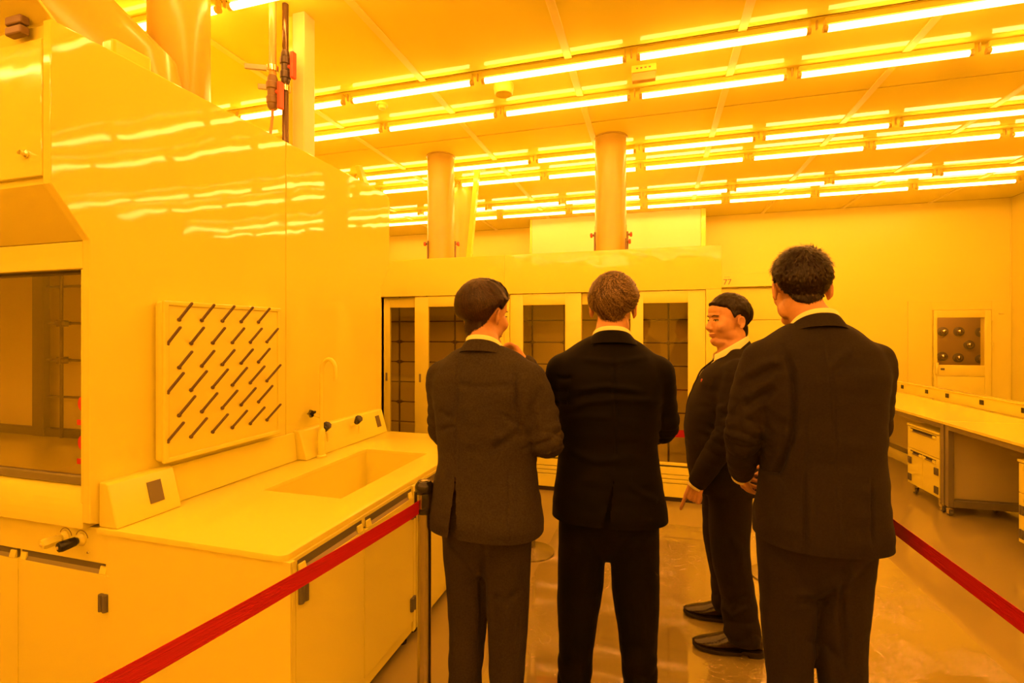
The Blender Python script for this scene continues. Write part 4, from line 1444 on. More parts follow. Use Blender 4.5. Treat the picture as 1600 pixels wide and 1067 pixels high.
def skull_radius(e, f):
    best = np.zeros(len(e))
    for c, r in (((0, -0.014, 0.030), (0.076, 0.096, 0.086)), ((0, 0.030, -0.020), (0.063 * f, 0.064, 0.082)), ((0, 0.018, -0.062), (0.056 * f, 0.062, 0.046)), ((0, 0.064, 0.050), (0.052, 0.024, 0.034))):
        o = (SK_C - np.array(c)) / np.array(r)
        d = e / np.array(r)
        A_ = (d * d).sum(1)
        B_ = (d * o).sum(1)
        C__ = (o * o).sum() - 1
        disc = B_ * B_ - A_ * C__
        best = np.maximum(best, np.where(disc > 0, (-B_ + np.sqrt(np.maximum(disc, 0))) / A_, 0))
    # neck
    d = e[:, :2]
    o = SK_C[:2] - np.array([0, -0.026])
    A_ = (d * d).sum(1) + 1e-9
    B_ = d @ o
    t = (-B_ + np.sqrt(np.maximum(B_ * B_ - A_ * (o @ o - (0.057 * f) ** 2), 0))) / A_
    z = SK_C[2] + t * e[:, 2]
    return np.maximum(best, np.where((z < -0.03) & (z > -0.16), t, 0))


def hair_radius(e, style, seed):
    """distance from the skull centre to the hair surface in direction e (unit vectors)"""
    r0 = skull_radius(e, style.get('fat', 1.0))
    az = np.degrees(np.arctan2(np.abs(e[:, 0]), e[:, 1]))      # 0 front .. 180 back
    el = np.degrees(np.arcsin(np.clip(e[:, 2], -1, 1)))
    # hairline elevation by azimuth
    line = np.interp(az, [0, 30, 48, 60, 72, 84, 96, 108, 120, 150, 180], style['line'])
    soft = style.get('soft', 5.0)
    k = sstep(-soft, soft, el - line)
    long_line = np.interp(az, [0, 30, 48, 60, 72, 84, 96, 108, 120, 150, 180], style['long'])
    kl = sstep(-style.get('lsoft', 6), style.get('lsoft', 6), el - long_line)
    t = style['short'] + (style['thick'] - style['short']) * kl
    t = t + style.get('top', 0) * sstep(20, 80, el) + style.get('fringe', 0) * sstep(70, 20, az) * kl + style.get('backbulge', 0) * np.exp(-((az - 180) / 50) ** 2 - ((el - 15) / 30) ** 2)
    n = vnoise(e * style.get('nscale', 9) + 7.3, seed) * style.get('lump', 0.003)
    return r0 + (t + n * k) * k - 0.012 * (1 - k) - (0.02 + 0.38 * r0) * sstep(5, 24, line - el)


def make_hair(style, M, seed, mats):
    """cap plus strand ribbons, one mesh, two tones"""
    nu, nv = 128, 84
    th = np.linspace(0, np.pi, nv)
    ph = np.linspace(0, 2 * np.pi, nu, endpoint=False)
    T, P = np.meshgrid(th, ph, indexing='ij')
    e = np.stack([np.sin(T) * np.sin(P), np.sin(T) * np.cos(P), np.cos(T)], -1).reshape(-1, 3)
    r = hair_radius(e, style, seed)
    # fine grooves running down from the crown
    kv = np.array(style['crown'], float)
    kv /= np.linalg.norm(kv)
    v = SK_C + e * r[:, None]
    verts = [v]
    faces, mi = [], []
    for i in range(nv - 1):
        for j in range(nu):
            faces.append((i * nu + j, i * nu + (j + 1) % nu, (i + 1) * nu + (j + 1) % nu, (i + 1) * nu + j))
            mi.append(0)
    base = nv * nu
    R = rng(seed)
    a = np.cross(kv, [0, 0, 1.0]) if abs(kv[2]) < 0.9 else np.cross(kv, [1.0, 0, 0])
    a /= np.linalg.norm(a)
    b = np.cross(kv, a)
    NS = style.get('strands', 2600)
    seg = 6
    cnt = 0
    tries = 0
    while cnt < NS and tries < NS * 4:
        tries += 1
        al = R.uniform(0, 2 * np.pi)
        rho0 = math.acos(1 - R.uniform(0.0, 1.5))
        Ls = R.uniform(*style.get('len', (0.25, 0.5)))
        rho = rho0 + np.linspace(0, Ls, seg + 1)
        sw = style.get('swirl', 0.5) * (1 + 0.4 * R.randn()) + style.get('chaos', 0.15) * R.randn()
        ang = al + sw * np.linspace(0, Ls, seg + 1) / np.maximum(np.sin(rho0) + 0.35, 0.3) + style.get('wave', 0) * np.sin(np.linspace(0, 3, seg + 1) + al * 5)
        ee = np.cos(rho)[:, None] * kv + np.sin(rho)[:, None] * (np.cos(ang)[:, None] * a + np.sin(ang)[:, None] * b)
        az = np.degrees(np.arctan2(np.abs(ee[0, 0]), ee[0, 1]))
        el = np.degrees(np.arcsin(np.clip(ee[0, 2], -1, 1)))
        line = np.interp(az, [0, 30, 48, 60, 72, 84, 96, 108, 120, 150, 180], style['line'])
        if el < line + 3:
            continue
        az2 = np.degrees(np.arctan2(np.abs(ee[-1, 0]), ee[-1, 1]))
        el2 = np.degrees(np.arcsin(np.clip(ee[-1, 2], -1, 1)))
        if el2 < np.interp(az2, [0, 30, 48, 60, 72, 84, 96, 108, 120, 150, 180], style['line']) - (style.get('spill', 2) if az2 < 70 else 2):
            continue
        lift = style.get('lift', 0.002) * R.uniform(0.3, 1.3) * np.linspace(0.2, 1, seg + 1) ** style.get('liftpow', 1)
        if style.get('spike', 0) and el > 25:
            lift = lift + style['spike'] * R.uniform(0.2, 1) * np.linspace(0, 1, seg + 1) ** 1.5
        rr = hair_radius(ee, style, seed) + 0.0008 + lift
        c = SK_C + ee * rr[:, None]
        d = np.gradient(c, axis=0)
        w = np.cross(d, ee)
        w /= np.linalg.norm(w, axis=1)[:, None] + 1e-9
        hw = style.get('width', 0.0011) * np.linspace(1, 0.25, seg + 1)[:, None]
        verts.append(np.vstack([c - w * hw, c + w * hw]))
        o = base + cnt * 2 * (seg + 1)
        tone = 1 if R.rand() < style.get('light', 0.3) else 0
        for q in range(seg):
            faces.append((o + q, o + q + 1, o + seg + 1 + q + 1, o + seg + 1 + q))
            mi.append(tone)
        cnt += 1
    V = np.vstack(verts)
    Mn = np.array(M)
    V = V @ Mn[:3, :3].T + Mn[:3, 3]
    me = bpy.data.meshes.new('hair')
    me.from_pydata(V.tolist(), [], faces)
    me.materials.append(mats[0])
    me.materials.append(mats[1])
    me.polygons.foreach_set('material_index', mi)
    me.polygons.foreach_set('use_smooth', np.ones(len(me.polygons), bool))
    return me


# ---- shoes -------------------------------------------------------------
def make_shoe(par, T, x, y, rz):
    """y is the ankle position; toe points forward"""
    Mx = T @ Matrix.Translation((x, y, 0)) @ Matrix.Rotation(rz, 4, 'Z')
    prof = [(-0.075, 0.020, 0.028, 0.080), (-0.068, 0.030, 0.026, 0.104), (-0.03, 0.037, 0.024, 0.118), (0.02, 0.039, 0.022, 0.118), (0.06, 0.042, 0.020, 0.106), (0.10, 0.046, 0.018, 0.086), (0.14, 0.048, 0.016, 0.068), (0.18, 0.044, 0.017, 0.057), (0.215, 0.034, 0.021, 0.044), (0.232, 0.022, 0.024, 0.040), (0.238, 0.010, 0.028, 0.036)]
    prof = catmull(prof, 4)
    n = 24
    t = np.linspace(0, 2 * np.pi, n, endpoint=False)
    rings = []
    for yy, hw, z0, z1 in prof:
        cz, hz = (z0 + z1) / 2, (z1 - z0) / 2
        xx = hw * np.sign(np.cos(t)) * np.abs(np.cos(t)) ** 0.75
        zz = cz + hz * np.sign(np.sin(t)) * np.abs(np.sin(t)) ** 0.8
        xx = xx * np.where(zz > cz, 1 - 0.35 * (zz - cz) / hz, 1)
        rings.append(np.stack([xx, np.full(n, yy), zz], 1))
    bm = bmesh.new()
    grid_mesh(bm, rings)
    bmesh.ops.transform(bm, matrix=Mx, verts=bm.verts)
    sh = link('shoe', tomesh(bm, 'shoe', True, 60), par, M_shoe)
    # welted sole and heel
    out = [(-0.08, 0.022), (-0.06, 0.036), (-0.02, 0.040), (0.03, 0.040), (0.08, 0.046), (0.14, 0.052), (0.19, 0.047), (0.225, 0.034), (0.243, 0.014)]
    out = catmull(out, 4)
    loop = [(-w, yy) for yy, w in out] + [(w, yy) for yy, w in out[::-1]]
    bm = bmesh.new()
    prism(bm, loop, 0.012, 0.028, 'Z')
    for v in bm.verts:                       # toe spring
        v.co.z += max(0, v.co.y - 0.13) ** 2 * 0.9 - (0.010 if v.co.y > 0.02 else 0)
    heel = [p for p in loop if p[1] < 0.0]
    hb = bmesh.new()
    prism(hb, heel, 0.0, 0.020, 'Z')
    merge(bm, hb)
    bmesh.ops.transform(bm, matrix=Mx, verts=bm.verts)
    link('sole', tomesh(bm), sh, M_sole)
    for k in range(4):
        yy = 0.035 + 0.016 * k
        zz = 0.1165 - 0.010 * k
        bm = bmesh.new()
        limb(bm, [(-0.020, yy, zz - 0.006, 0.0022), (0, yy + 0.003, zz + 0.002, 0.0025), (0.020, yy, zz - 0.006, 0.0022)], 8, 3)
        bmesh.ops.transform(bm, matrix=Mx, verts=bm.verts)
        link('lace', tomesh(bm, 'lace', True), sh, M_sole)
    return sh


# ---- collars -----------------------------------------------------------
def collar(par, name, T, m, c, rx, ry, ztop, drop, fall, flare, span=2.55, thick=0.004, stand=0.0, fwd=0.0, N=64):
    """band round the neck: c=(x,y) centre; open at the front; falls outward"""
    bm = bmesh.new()
    rows_ = []
    for i in range(N + 1):
        th = -span + 2 * span * i / N
        k = (1 - math.cos(th)) / 2
        x, y = math.sin(th), -math.cos(th)
        z = ztop - drop * k ** 1.15
        fl_ = fall * (1 - 0.35 * k)
        fo = fwd * k
        cs = [(0.0, -fl_ * 0.9 - stand), (0.0, 0.0), (thick, 0.0015), (thick + flare, -fl_), (flare, -fl_ - 0.002), (-thick * 0.2, -fl_ * 0.95)]
        cs = [(0.0, -fl_ * 0.8), (0.001, -0.001), (thick * 0.6, 0.001), (thick + 0.001, -0.002), (thick + flare * 0.55, -fl_ * 0.5), (thick + flare, -fl_), (flare - 0.001, -fl_ - 0.001), (flare * 0.5, -fl_ * 0.75)]
        rows_.append([bm.verts.new((c[0] + x * (rx + a), c[1] + y * (ry + a) + fo, z + b)) for a, b in cs])
    n = len(rows_[0])
    for i in range(N):
        for k in range(n):
            bm.faces.new((rows_[i][k], rows_[i][(k + 1) % n], rows_[i + 1][(k + 1) % n], rows_[i + 1][k]))
    bm.faces.new(rows_[0]); bm.faces.new(rows_[-1][::-1])
    bmesh.ops.transform(bm, matrix=T, verts=bm.verts)
    return link(name, tomesh(bm, name, True, 50), par, m)


# ---- one person --------------------------------------------------------
def project(co):
    """picture position of world points, used to lay folds and seams on the cloth"""
    x, y, z = co[:, 0], co[:, 1], co[:, 2]
    l = x * CA + y * SA
    d = -x * SA + y * CA
    return 800 + FPX * l / d, HOR + FPX * (CAM_H - z) / d, d


def creases(co, no, lines):
    """lines: (depth_mm, width_px, [(u,v)...], two_sided) folds pressed into (-) or raised from (+) the cloth seen from the camera"""
    u, v, d = project(co)
    campos = np.array([0, 0, CAM_H])
    facing = ((campos - co) * no).sum(1)
    front = sstep(-0.15, 0.25, facing / np.linalg.norm(campos - co, axis=1))
    disp = np.zeros(len(co))
    for dep, wid, pts in lines:
        best = np.full(len(co), 1e9)
        tp = np.zeros(len(co))
        tot = len(pts) - 1
        for i in range(tot):
            a, b = np.array(pts[i], float), np.array(pts[i + 1], float)
            ab = b - a
            t = np.clip(((u - a[0]) * ab[0] + (v - a[1]) * ab[1]) / (ab @ ab), 0, 1)
            dist = np.hypot(u - a[0] - t * ab[0], v - a[1] - t * ab[1])
            upd = dist < best
            best = np.where(upd, dist, best)
            tp = np.where(upd, (i + t) / tot, tp)
        taper = np.clip(np.minimum(tp, 1 - tp) * 6, 0.25, 1)
        disp += 1.9 * dep * 0.001 * np.exp(-(best / wid) ** 2) * taper
    return disp * front


def arm_folds(co, A, B, C_, amp, seed):
    """ripples round the elbow and down the sleeve"""
    A, B, C_ = [np.array(p, float) for p in (A, B, C_)]
    disp = np.zeros(len(co))
    for P, Q, w0 in ((A, B, 1.0), (B, C_, 0.0)):
        ab = Q - P
        L = np.linalg.norm(ab)
        t = ((co - P) @ ab) / (L * L)
        dist = np.linalg.norm(co - P - np.clip(t, 0, 1)[:, None] * ab, axis=1)
        near = sstep(0.13, 0.085, dist) * (t > -0.05) * (t < 1.05)
        wgt = np.exp(-((t - w0) / 0.35) ** 2) + 0.25
        ph = t * L * 120 + 2.2 * vnoise(co * 11, seed)
        disp += amp * near * wgt * (np.abs(np.sin(ph / 2)) - 0.6)
    return disp


PEOPLE = {}


def person(P):
    ang = YAW - math.atan2(P['u'] - 800, FPX)
    F = Vector((-math.sin(ang), math.cos(ang), 0))           # away from the camera
    Rr = Vector((F.y, -F.x, 0))
    ps = math.radians(P['yaw'])
    fw = F * math.cos(ps) + Rr * math.sin(ps)
    rt = Rr * math.cos(ps) - F * math.sin(ps)
    base = at(P['u'], HOR, P['d'])
    T = Matrix(((rt.x, fw.x, 0, base.x), (rt.y, fw.y, 0, base.y), (0, 0, 1, 0), (0, 0, 0, 1)))
    root = thing('person', (base.x, base.y, 0), P['label'], 'person')
    S = P['H'] / 1.76
    f = P.get('fat', 1.0)
    Tn = np.array(T)

    def world(me):
        co, no = get(me)
        return co @ Tn[:3, :3].T + Tn[:3, 3], no @ Tn[:3, :3].T
    # frames
    hx, hy, hz, hyaw, hpitch, hroll = P['head']
    HM = Matrix.Translation((hx, hy, hz)) @ Matrix.Rotation(math.radians(-hyaw), 4, 'Z') @ Matrix.Rotation(math.radians(hpitch), 4, 'X') @ Matrix.Rotation(math.radians(hroll), 4, 'Y') @ Matrix.Scale(P.get('hs', 1.0), 4)
    arms = P['arms']
    legs = P['legs']
    rows = [[r[0], r[1], r[2], r[3], r[4], r[5]] for r in P['torso']]
    # ---------------- body: one skin from head to feet
    bm = bmesh.new()
    head_solids(bm, HM, f)
    nb = HM @ Vector((0, -0.022, -0.055))
    nt_ = P['neck']
    limb(bm, [(*nb, 0.057 * f), (*((nb + Vector(nt_)) / 2), 0.058 * f), (*nt_, 0.064 * f), (nt_[0], nt_[1], nt_[2] - 0.08, 0.075)], 24, 4)
    inner = [[z, cx, cy, max(a - 0.03, 0.045), max(b - 0.03, 0.04), e] for z, cx, cy, a, b, e in rows if z < nt_[2]]
    torso(bm, inner, 32, 3)
    for sgn, key in ((-1, 'L'), (1, 'R')):
        a = arms[key]
        s_, e_, w_ = a['s'], a['e'], a['w']
        limb(bm, [(*s_, 0.050), (*((Vector(s_) + Vector(e_)) / 2), 0.044), (*e_, 0.036), (*((Vector(e_) + Vector(w_)) / 2), 0.034), (*w_, 0.026)], 18, 5)
        hand(bm, w_, a['hd'], a['hn'], a['side'], a['curl'], a.get('thumb', (0.6, 0.5)), scale=a.get('hscale', 1.0))
        lg = legs[key]
        limb(bm, [(*lg['h'], 0.085), (*lg['k'], 0.055), (*lg['a'], 0.038)], 18, 6)
        fr = lg.get('rz', 0)
        dvec = Vector((-math.sin(fr), math.cos(fr), 0))
        a0 = Vector((lg['a'][0], lg['a'][1], 0.056))
        limb(bm, [(*a0, 0.028), (*(a0 + dvec * 0.06 + Vector((0, 0, -0.010))), 0.022), (*(a0 + dvec * 0.12 + Vector((0, 0, -0.017))), 0.014)], 14, 3)
    me = union(bm, P.get('bvox', 0.004), 3, 0.5)
    co, no = get(me)
    Hi = np.array(HM.inverted())
    hs_ = co @ Hi[:3, :3].T + Hi[:3, 3]
    feat = (hs_[:, 1] > 0.066) & (np.abs(hs_[:, 0]) < 0.030)
    earz = (np.abs(hs_[:, 0]) > 0.068) & (np.abs(hs_[:, 1] + 0.018) < 0.030) & (np.abs(hs_[:, 2] + 0.012) < 0.045)
    inhead = (hs_[:, 2] > -0.17) & (np.abs(hs_[:, 0]) < 0.12) & (np.abs(hs_[:, 1]) < 0.14)
    put(me, relax(me, co, 0.5 * (inhead & ~feat & ~earz), 16))
    co, no = get(me)
    co = sculpt_head(co, no, HM)
    put(me, co @ Tn[:3, :3].T + Tn[:3, 3])
    body = link('body', me, root, M_skin)
    # ---------------- jacket
    bm = bmesh.new()
    r0_ = list(rows[0])
    r0_[0] -= 0.07
    torso(bm, [r0_] + rows, 56, 5)
    for key in ('L', 'R'):
        a = arms[key]
        s_, e_, w_ = [Vector(a[k]) for k in ('s', 'e', 'w')]
        ra = a.get('r', (0.074, 0.070, 0.058, 0.052, 0.043))
        wend = w_ - (w_ - e_).normalized() * a.get('short', 0.0)
        sg = 1 if key == 'R' else -1
        nk = Vector((sg * 0.055, P['neck'][1], P['neck'][2] - 0.018))
        # shoulder yoke from neck to sleeve head
        limb(bm, [(*nk, 0.038), (*((nk * 0.5 + s_ * 0.5) + Vector((0, 0, P.get('yoke', 0.006)))), 0.050), (*(s_ + Vector((-sg * 0.02, 0, 0))), ra[0] * 0.80)], 20, 5)
        m1, m2 = (s_ + e_) / 2, (e_ + wend) / 2
        b1 = Vector(a.get('bow', (0, 0, 0)))
        limb(bm, [(*s_, ra[0]), (*(m1 + b1), ra[1]), (*e_, ra[2]), (*m2, ra[3]), (*wend, ra[4])], 24, 6, True)
    me = union(bm, P.get('jvox', 0.0045), P.get('jsmooth', 14), 0.5)
    co, no = get(me)
    shz = arms['L']['s'][2]
    wgt = 0.55 * sstep(shz - 0.19, shz - 0.06, co[:, 2])
    put(me, relax(me, co, wgt, P.get('relax', 70)))
    co, no = get(me)
    # front V opening: press the cloth in so the shirt shows
    vz, vt = P.get('vopen', (1.12, 1.50))
    wv = np.clip((co[:, 2] - vz) / (vt - vz), 0, 1) * P.get('vw', 0.085)
    inv = (no[:, 1] > 0.2) & (co[:, 2] > vz)
    disp = -0.020 * sstep(0.008, -0.004, np.abs(co[:, 0]) - wv) * inv
    # soft unevenness and horizontal drag lines
    disp += 0.0036 * vnoise(co * [6, 6, 15], P['seed']) * P.get('drag', 1)
    disp += 0.0018 * vnoise(co * [15, 15, 36], P['seed'] + 1) * P.get('drag', 1)
    for key in ('L', 'R'):
        a = arms[key]
        disp += arm_folds(co, a['s'], a['e'], a['w'], a.get('fold', 0.004), P['seed'] + 3)
    co[:, 2] += P.get('hemtilt', 0) * co[:, 0] * sstep(1.15, 0.85, co[:, 2])
    wc = co @ Tn[:3, :3].T + Tn[:3, 3]
    wn = no @ Tn[:3, :3].T
    disp += creases(wc, wn, P.get('creases', []))
    wc = wc + wn * disp[:, None]
    put(me, wc)
    if P.get('vent'):
        uu, vv_, _ = project(wc)
        (u0, v0), (ul, v1), (ur, v2) = P['vent']
        t = np.clip((vv_ - v0) / (v1 - v0), 0, 1)
        L_ = u0 + (ul - u0) * t
        R_ = u0 + (ur - u0) * t
        cam_f = ((np.array([0, 0, CAM_H]) - wc) * wn).sum(1) > 0
        mask = (vv_ > v0) & (uu > L_) & (uu < R_) & cam_f
        drop_faces(me, mask)
    cut_below(me, rows[0][0])
    jk = link('jacket', me, root, P['suit'])
    # ---------------- trousers
    bm = bmesh.new()
    torso(bm, P['pelvis'], 40, 4)
    tr = P.get('tr', (0.098, 0.078, 0.066, 0.062))
    for key in ('L', 'R'):
        lg = legs[key]
        h_, k_, a_ = [Vector(lg[q]) for q in ('h', 'k', 'a')]
        limb(bm, [(*h_, tr[0]), (*((h_ * 0.55 + k_ * 0.45)), (tr[0] + tr[1]) / 2 + 0.002), (*k_, tr[1]), (*((k_ + a_) / 2), tr[2]), (*(a_ + Vector((0, 0.012, -0.005))), tr[3])], 24, 6)
    me = union(bm, 0.005, 5, 0.5)
    co, no = get(me)
    put(me, relax(me, co, 0.55 * sstep(0.55, 0.70, co[:, 2]), 40))
    co, no = get(me)
    disp = 0.0022 * vnoise(co * [9, 9, 13], P['seed'] + 9) + 0.0011 * vnoise(co * [22, 22, 30], P['seed'] + 10)
    low = sstep(0.45, 0.12, co[:, 2])
    disp += 0.0055 * low * (np.abs(np.sin(co[:, 2] * 38 + 2.5 * vnoise(co * 9, P['seed'] + 11))) - 0.55)
    wc = co @ Tn[:3, :3].T + Tn[:3, 3]
    wn = no @ Tn[:3, :3].T
    disp += creases(wc, wn, P.get('tcreases', []))
    put(me, wc + wn * disp[:, None])
    cut_below(me, 0.066)
    link('trousers', me, root, P['pants'])
    # ---------------- shirt: body front, collar, cuffs
    bm = bmesh.new()
    torso(bm, [[z, cx, cy + 0.010, a - 0.035, b - 0.021, e] for z, cx, cy, a, b, e in rows if vz - 0.06 < z < nt_[2] - 0.02], 40, 4)
    bmesh.ops.transform(bm, matrix=T, verts=bm.verts)
    link('shirt', tomesh(bm, 'shirt', True), root, M_shirt)
    k = P['collar']
    collar(root, 'shirt_collar', T, M_shirt, k['c'], k['rx'], k['ry'], k['z'] + k.get('show', 0.016), k.get('sdrop', k['drop'] * 0.92), 0.045, 0.006, k.get('sspan', 2.7), 0.003)
    collar(root, 'jacket_collar', T, P['suit'], k['c'], k['rx'] + 0.006, k['ry'] + 0.006, k['z'], k['drop'], k['fall'], k['flare'], k.get('span', 2.2), 0.005)
    for key in ('L', 'R'):
        a = arms[key]
        if a.get('cuff'):
            e_, w_ = Vector(a['e']), Vector(a['w'])
            dd = (w_ - e_).normalized()
            bm = bmesh.new()
            w2 = w_ - dd * a.get('short', 0.0)
            lathe(bm, w2 - dd * 0.02, dd, [(0, 0.035), (0.02, 0.036), (0.062, 0.036), (0.064, 0.0345), (0.05, 0.033)], 24)
            bmesh.ops.transform(bm, matrix=T, verts=bm.verts)
            link('shirt_cuff', tomesh(bm, 'cuff', True), root, M_shirt)
            for q in range(3):
                bpos = w2 - dd * (0.002 + 0.016 * q) + Vector(a['btn'])
                bm = bmesh.new()
                lathe(bm, bpos, Vector(a['btn']), [(-0.004, 0.006), (0.002, 0.006), (0.003, 0.004)], 12)
                bmesh.ops.transform(bm, matrix=T, verts=bm.verts)
                link('cuff_button', tomesh(bm), jk, M_button)
    # ---------------- shoes
    for key in ('L', 'R'):
        lg = legs[key]
        make_shoe(root, T, lg['a'][0], lg['a'][1], lg.get('rz', 0))
    # ---------------- hair and face
    P['hair']['fat'] = f
    me = make_hair(P['hair'], T @ HM, P['seed'] + 40, P['hairmats'])
    hr = link('hair', me, root)
    add_face(root, HM, T, f)
    PEOPLE[P['name']] = (root, T, HM, jk)
    return root


H_black = hair_mat('hair_black', (0.006, 0.004, 0.003), (0.02, 0.011, 0.006))
H_brown = hair_mat('hair_brown', (0.012, 0.006, 0.003), (0.045, 0.022, 0.010))
H_brown2 = hair_mat('hair_brown_light', (0.035, 0.016, 0.007), (0.075, 0.034, 0.014))
H_black2 = hair_mat('hair_black_light', (0.02, 0.011, 0.006), (0.04, 0.022, 0.010))
H_grey = hair_mat('hair_grey', (0.022, 0.012, 0.006), (0.10, 0.058, 0.026))
H_grey2 = hair_mat('hair_grey_light', (0.11, 0.068, 0.030), (0.30, 0.20, 0.09))

SUIT_A = cloth_mat('suit_mid_grey_weave', (0.039, 0.032, 0.021), 1100, 0.25)
PANT_A = cloth_mat('trouser_mid_grey_weave', (0.032, 0.026, 0.017), 1100, 0.22)
SUIT_B = cloth_mat('suit_black', (0.0026, 0.0022, 0.0016), 1300, 0.1, 0.75)
SUIT_C = cloth_mat('suit_charcoal', (0.022, 0.018, 0.012), 1200, 0.15)
SUIT_D = cloth_mat('suit_dark_charcoal', (0.017, 0.014, 0.0095), 1200, 0.12)
#            az: 0   30  48  60  72  84  96 108 120 150 180
HL_SHORT = [42, 36, 22, 4, -8, 8, -6, -22, -34, -44, -48]

# --- man with a raised hand, seen from behind ---
person(dict(
    name='A', u=759, d=1.85, yaw=22, H=1.755, seed=11, fat=1.0, hs=0.97,
    label='man in mid-grey suit seen from behind, hand raised to his chin', suit=SUIT_A, pants=PANT_A,
    head=(-0.012, 0.028, 1.622, 20, -6, 0), neck=(0.0, -0.022, 1.50),
    torso=[(0.822, 0.00, 0.005, 0.218, 0.150, 2.5), (0.88, 0.00, 0.0, 0.216, 0.150, 2.5), (0.96, 0.0, 0.0, 0.205, 0.140, 2.4), (1.08, 0.005, 0.0, 0.190, 0.125, 2.4), (1.20, 0.005, -0.004, 0.195, 0.128, 2.5), (1.30, 0.005, -0.010, 0.203, 0.132, 2.6), (1.37, 0.005, -0.012, 0.205, 0.126, 2.6), (1.415, 0.004, -0.014, 0.190, 0.112, 2.5), (1.45, 0.004, -0.018, 0.158, 0.098, 2.3), (1.48, 0.0, -0.020, 0.118, 0.084, 2.2), (1.505, 0.0, -0.022, 0.08, 0.068, 2.0)],
    pelvis=[(0.64, 0, 0.0, 0.02, 0.05, 2.0), (0.70, 0, 0.0, 0.09, 0.085, 2.0), (0.76, 0, 0.0, 0.145, 0.105, 2.2), (0.82, 0, -0.002, 0.180, 0.125, 2.4), (0.90, 0, 0.0, 0.180, 0.125, 2.4), (1.02, 0, 0.0, 0.165, 0.108, 2.3)],
    arms={'R': dict(s=(0.176, -0.012, 1.382), e=(0.238, 0.01, 1.150), w=(0.100, 0.200, 1.425), hd=(-0.55, 0.05, 0.75), hn=(-0.7, -0.4, -0.5), side=-1, curl=((0.5, 0.9, 0.6), (0.6, 1.0, 0.6), (0.7, 1.0, 0.6), (0.7, 1.0, 0.6)), hscale=0.9, thumb=(0.1, 0.6), r=(0.070, 0.070, 0.060, 0.054, 0.045), fold=0.006),
          'L': dict(s=(-0.172, -0.012, 1.382), e=(-0.195, 0.06, 1.15), w=(0.02, 0.215, 1.165), hd=(1, 0.15, 0), hn=(0, -1, 0.2), side=1, curl=REL, r=(0.070, 0.068, 0.058, 0.054, 0.045), fold=0.006)},
    legs={'L': dict(h=(-0.085, 0, 0.88), k=(-0.085, 0.03, 0.47), a=(-0.085, -0.02, 0.085), rz=0.12), 'R': dict(h=(0.085, 0, 0.88), k=(0.080, 0.02, 0.47), a=(0.085, -0.01, 0.085), rz=-0.15)},
    collar=dict(c=(0.0, -0.012), rx=0.066, ry=0.068, z=1.532, drop=0.085, fall=0.040, flare=0.022),
    vent=((712, 735), (698, 840), (715, 840)),
    hair=dict(line=[30, 26, 18, 8, -10, -4, -2, -26, -46, -58, -62], long=[24, 20, 14, 12, 10, 8, 2, -6, -18, -30, -34], thick=0.022, short=0.003, lsoft=13, soft=6, top=0.006, fringe=0.004, backbulge=0.008, crown=(0.12, -0.45, 0.9), swirl=0.15, chaos=0.08, len=(0.35, 0.8), lift=0.004, width=0.0017, light=0.45, lump=0.003, strands=3200),
    hairmats=(H_brown, H_brown2),
    creases=[(-5, 5, [(812, 600), (806, 630), (812, 660), (820, 690)]), (-4, 5, [(785, 650), (805, 660), (822, 668)]), (4, 8, [(770, 690), (800, 670), (815, 655)]), (-4, 6, [(760, 710), (790, 690), (812, 670)]), (-2.5, 2.5, [(716, 545), (712, 640), (713, 735)]), (-3, 4, [(690, 672), (700, 668), (712, 668)]), (-3, 5, [(683, 640), (695, 650), (705, 652)]), (-2.5, 6, [(700, 600), (760, 606), (800, 600)]), (-2, 2.5, [(795, 720), (793, 780), (795, 840)]), (-3, 5, [(845, 610), (830, 640), (838, 680)]), (-5, 2.5, [(805, 580), (806, 600), (808, 640)])],
    tcreases=[(-6, 5, [(757, 850), (752, 900), (755, 960), (750, 1060)]), (-4, 6, [(770, 930), (790, 940), (815, 920)]), (3, 8, [(800, 870), (795, 950), (780, 1050)])],
))

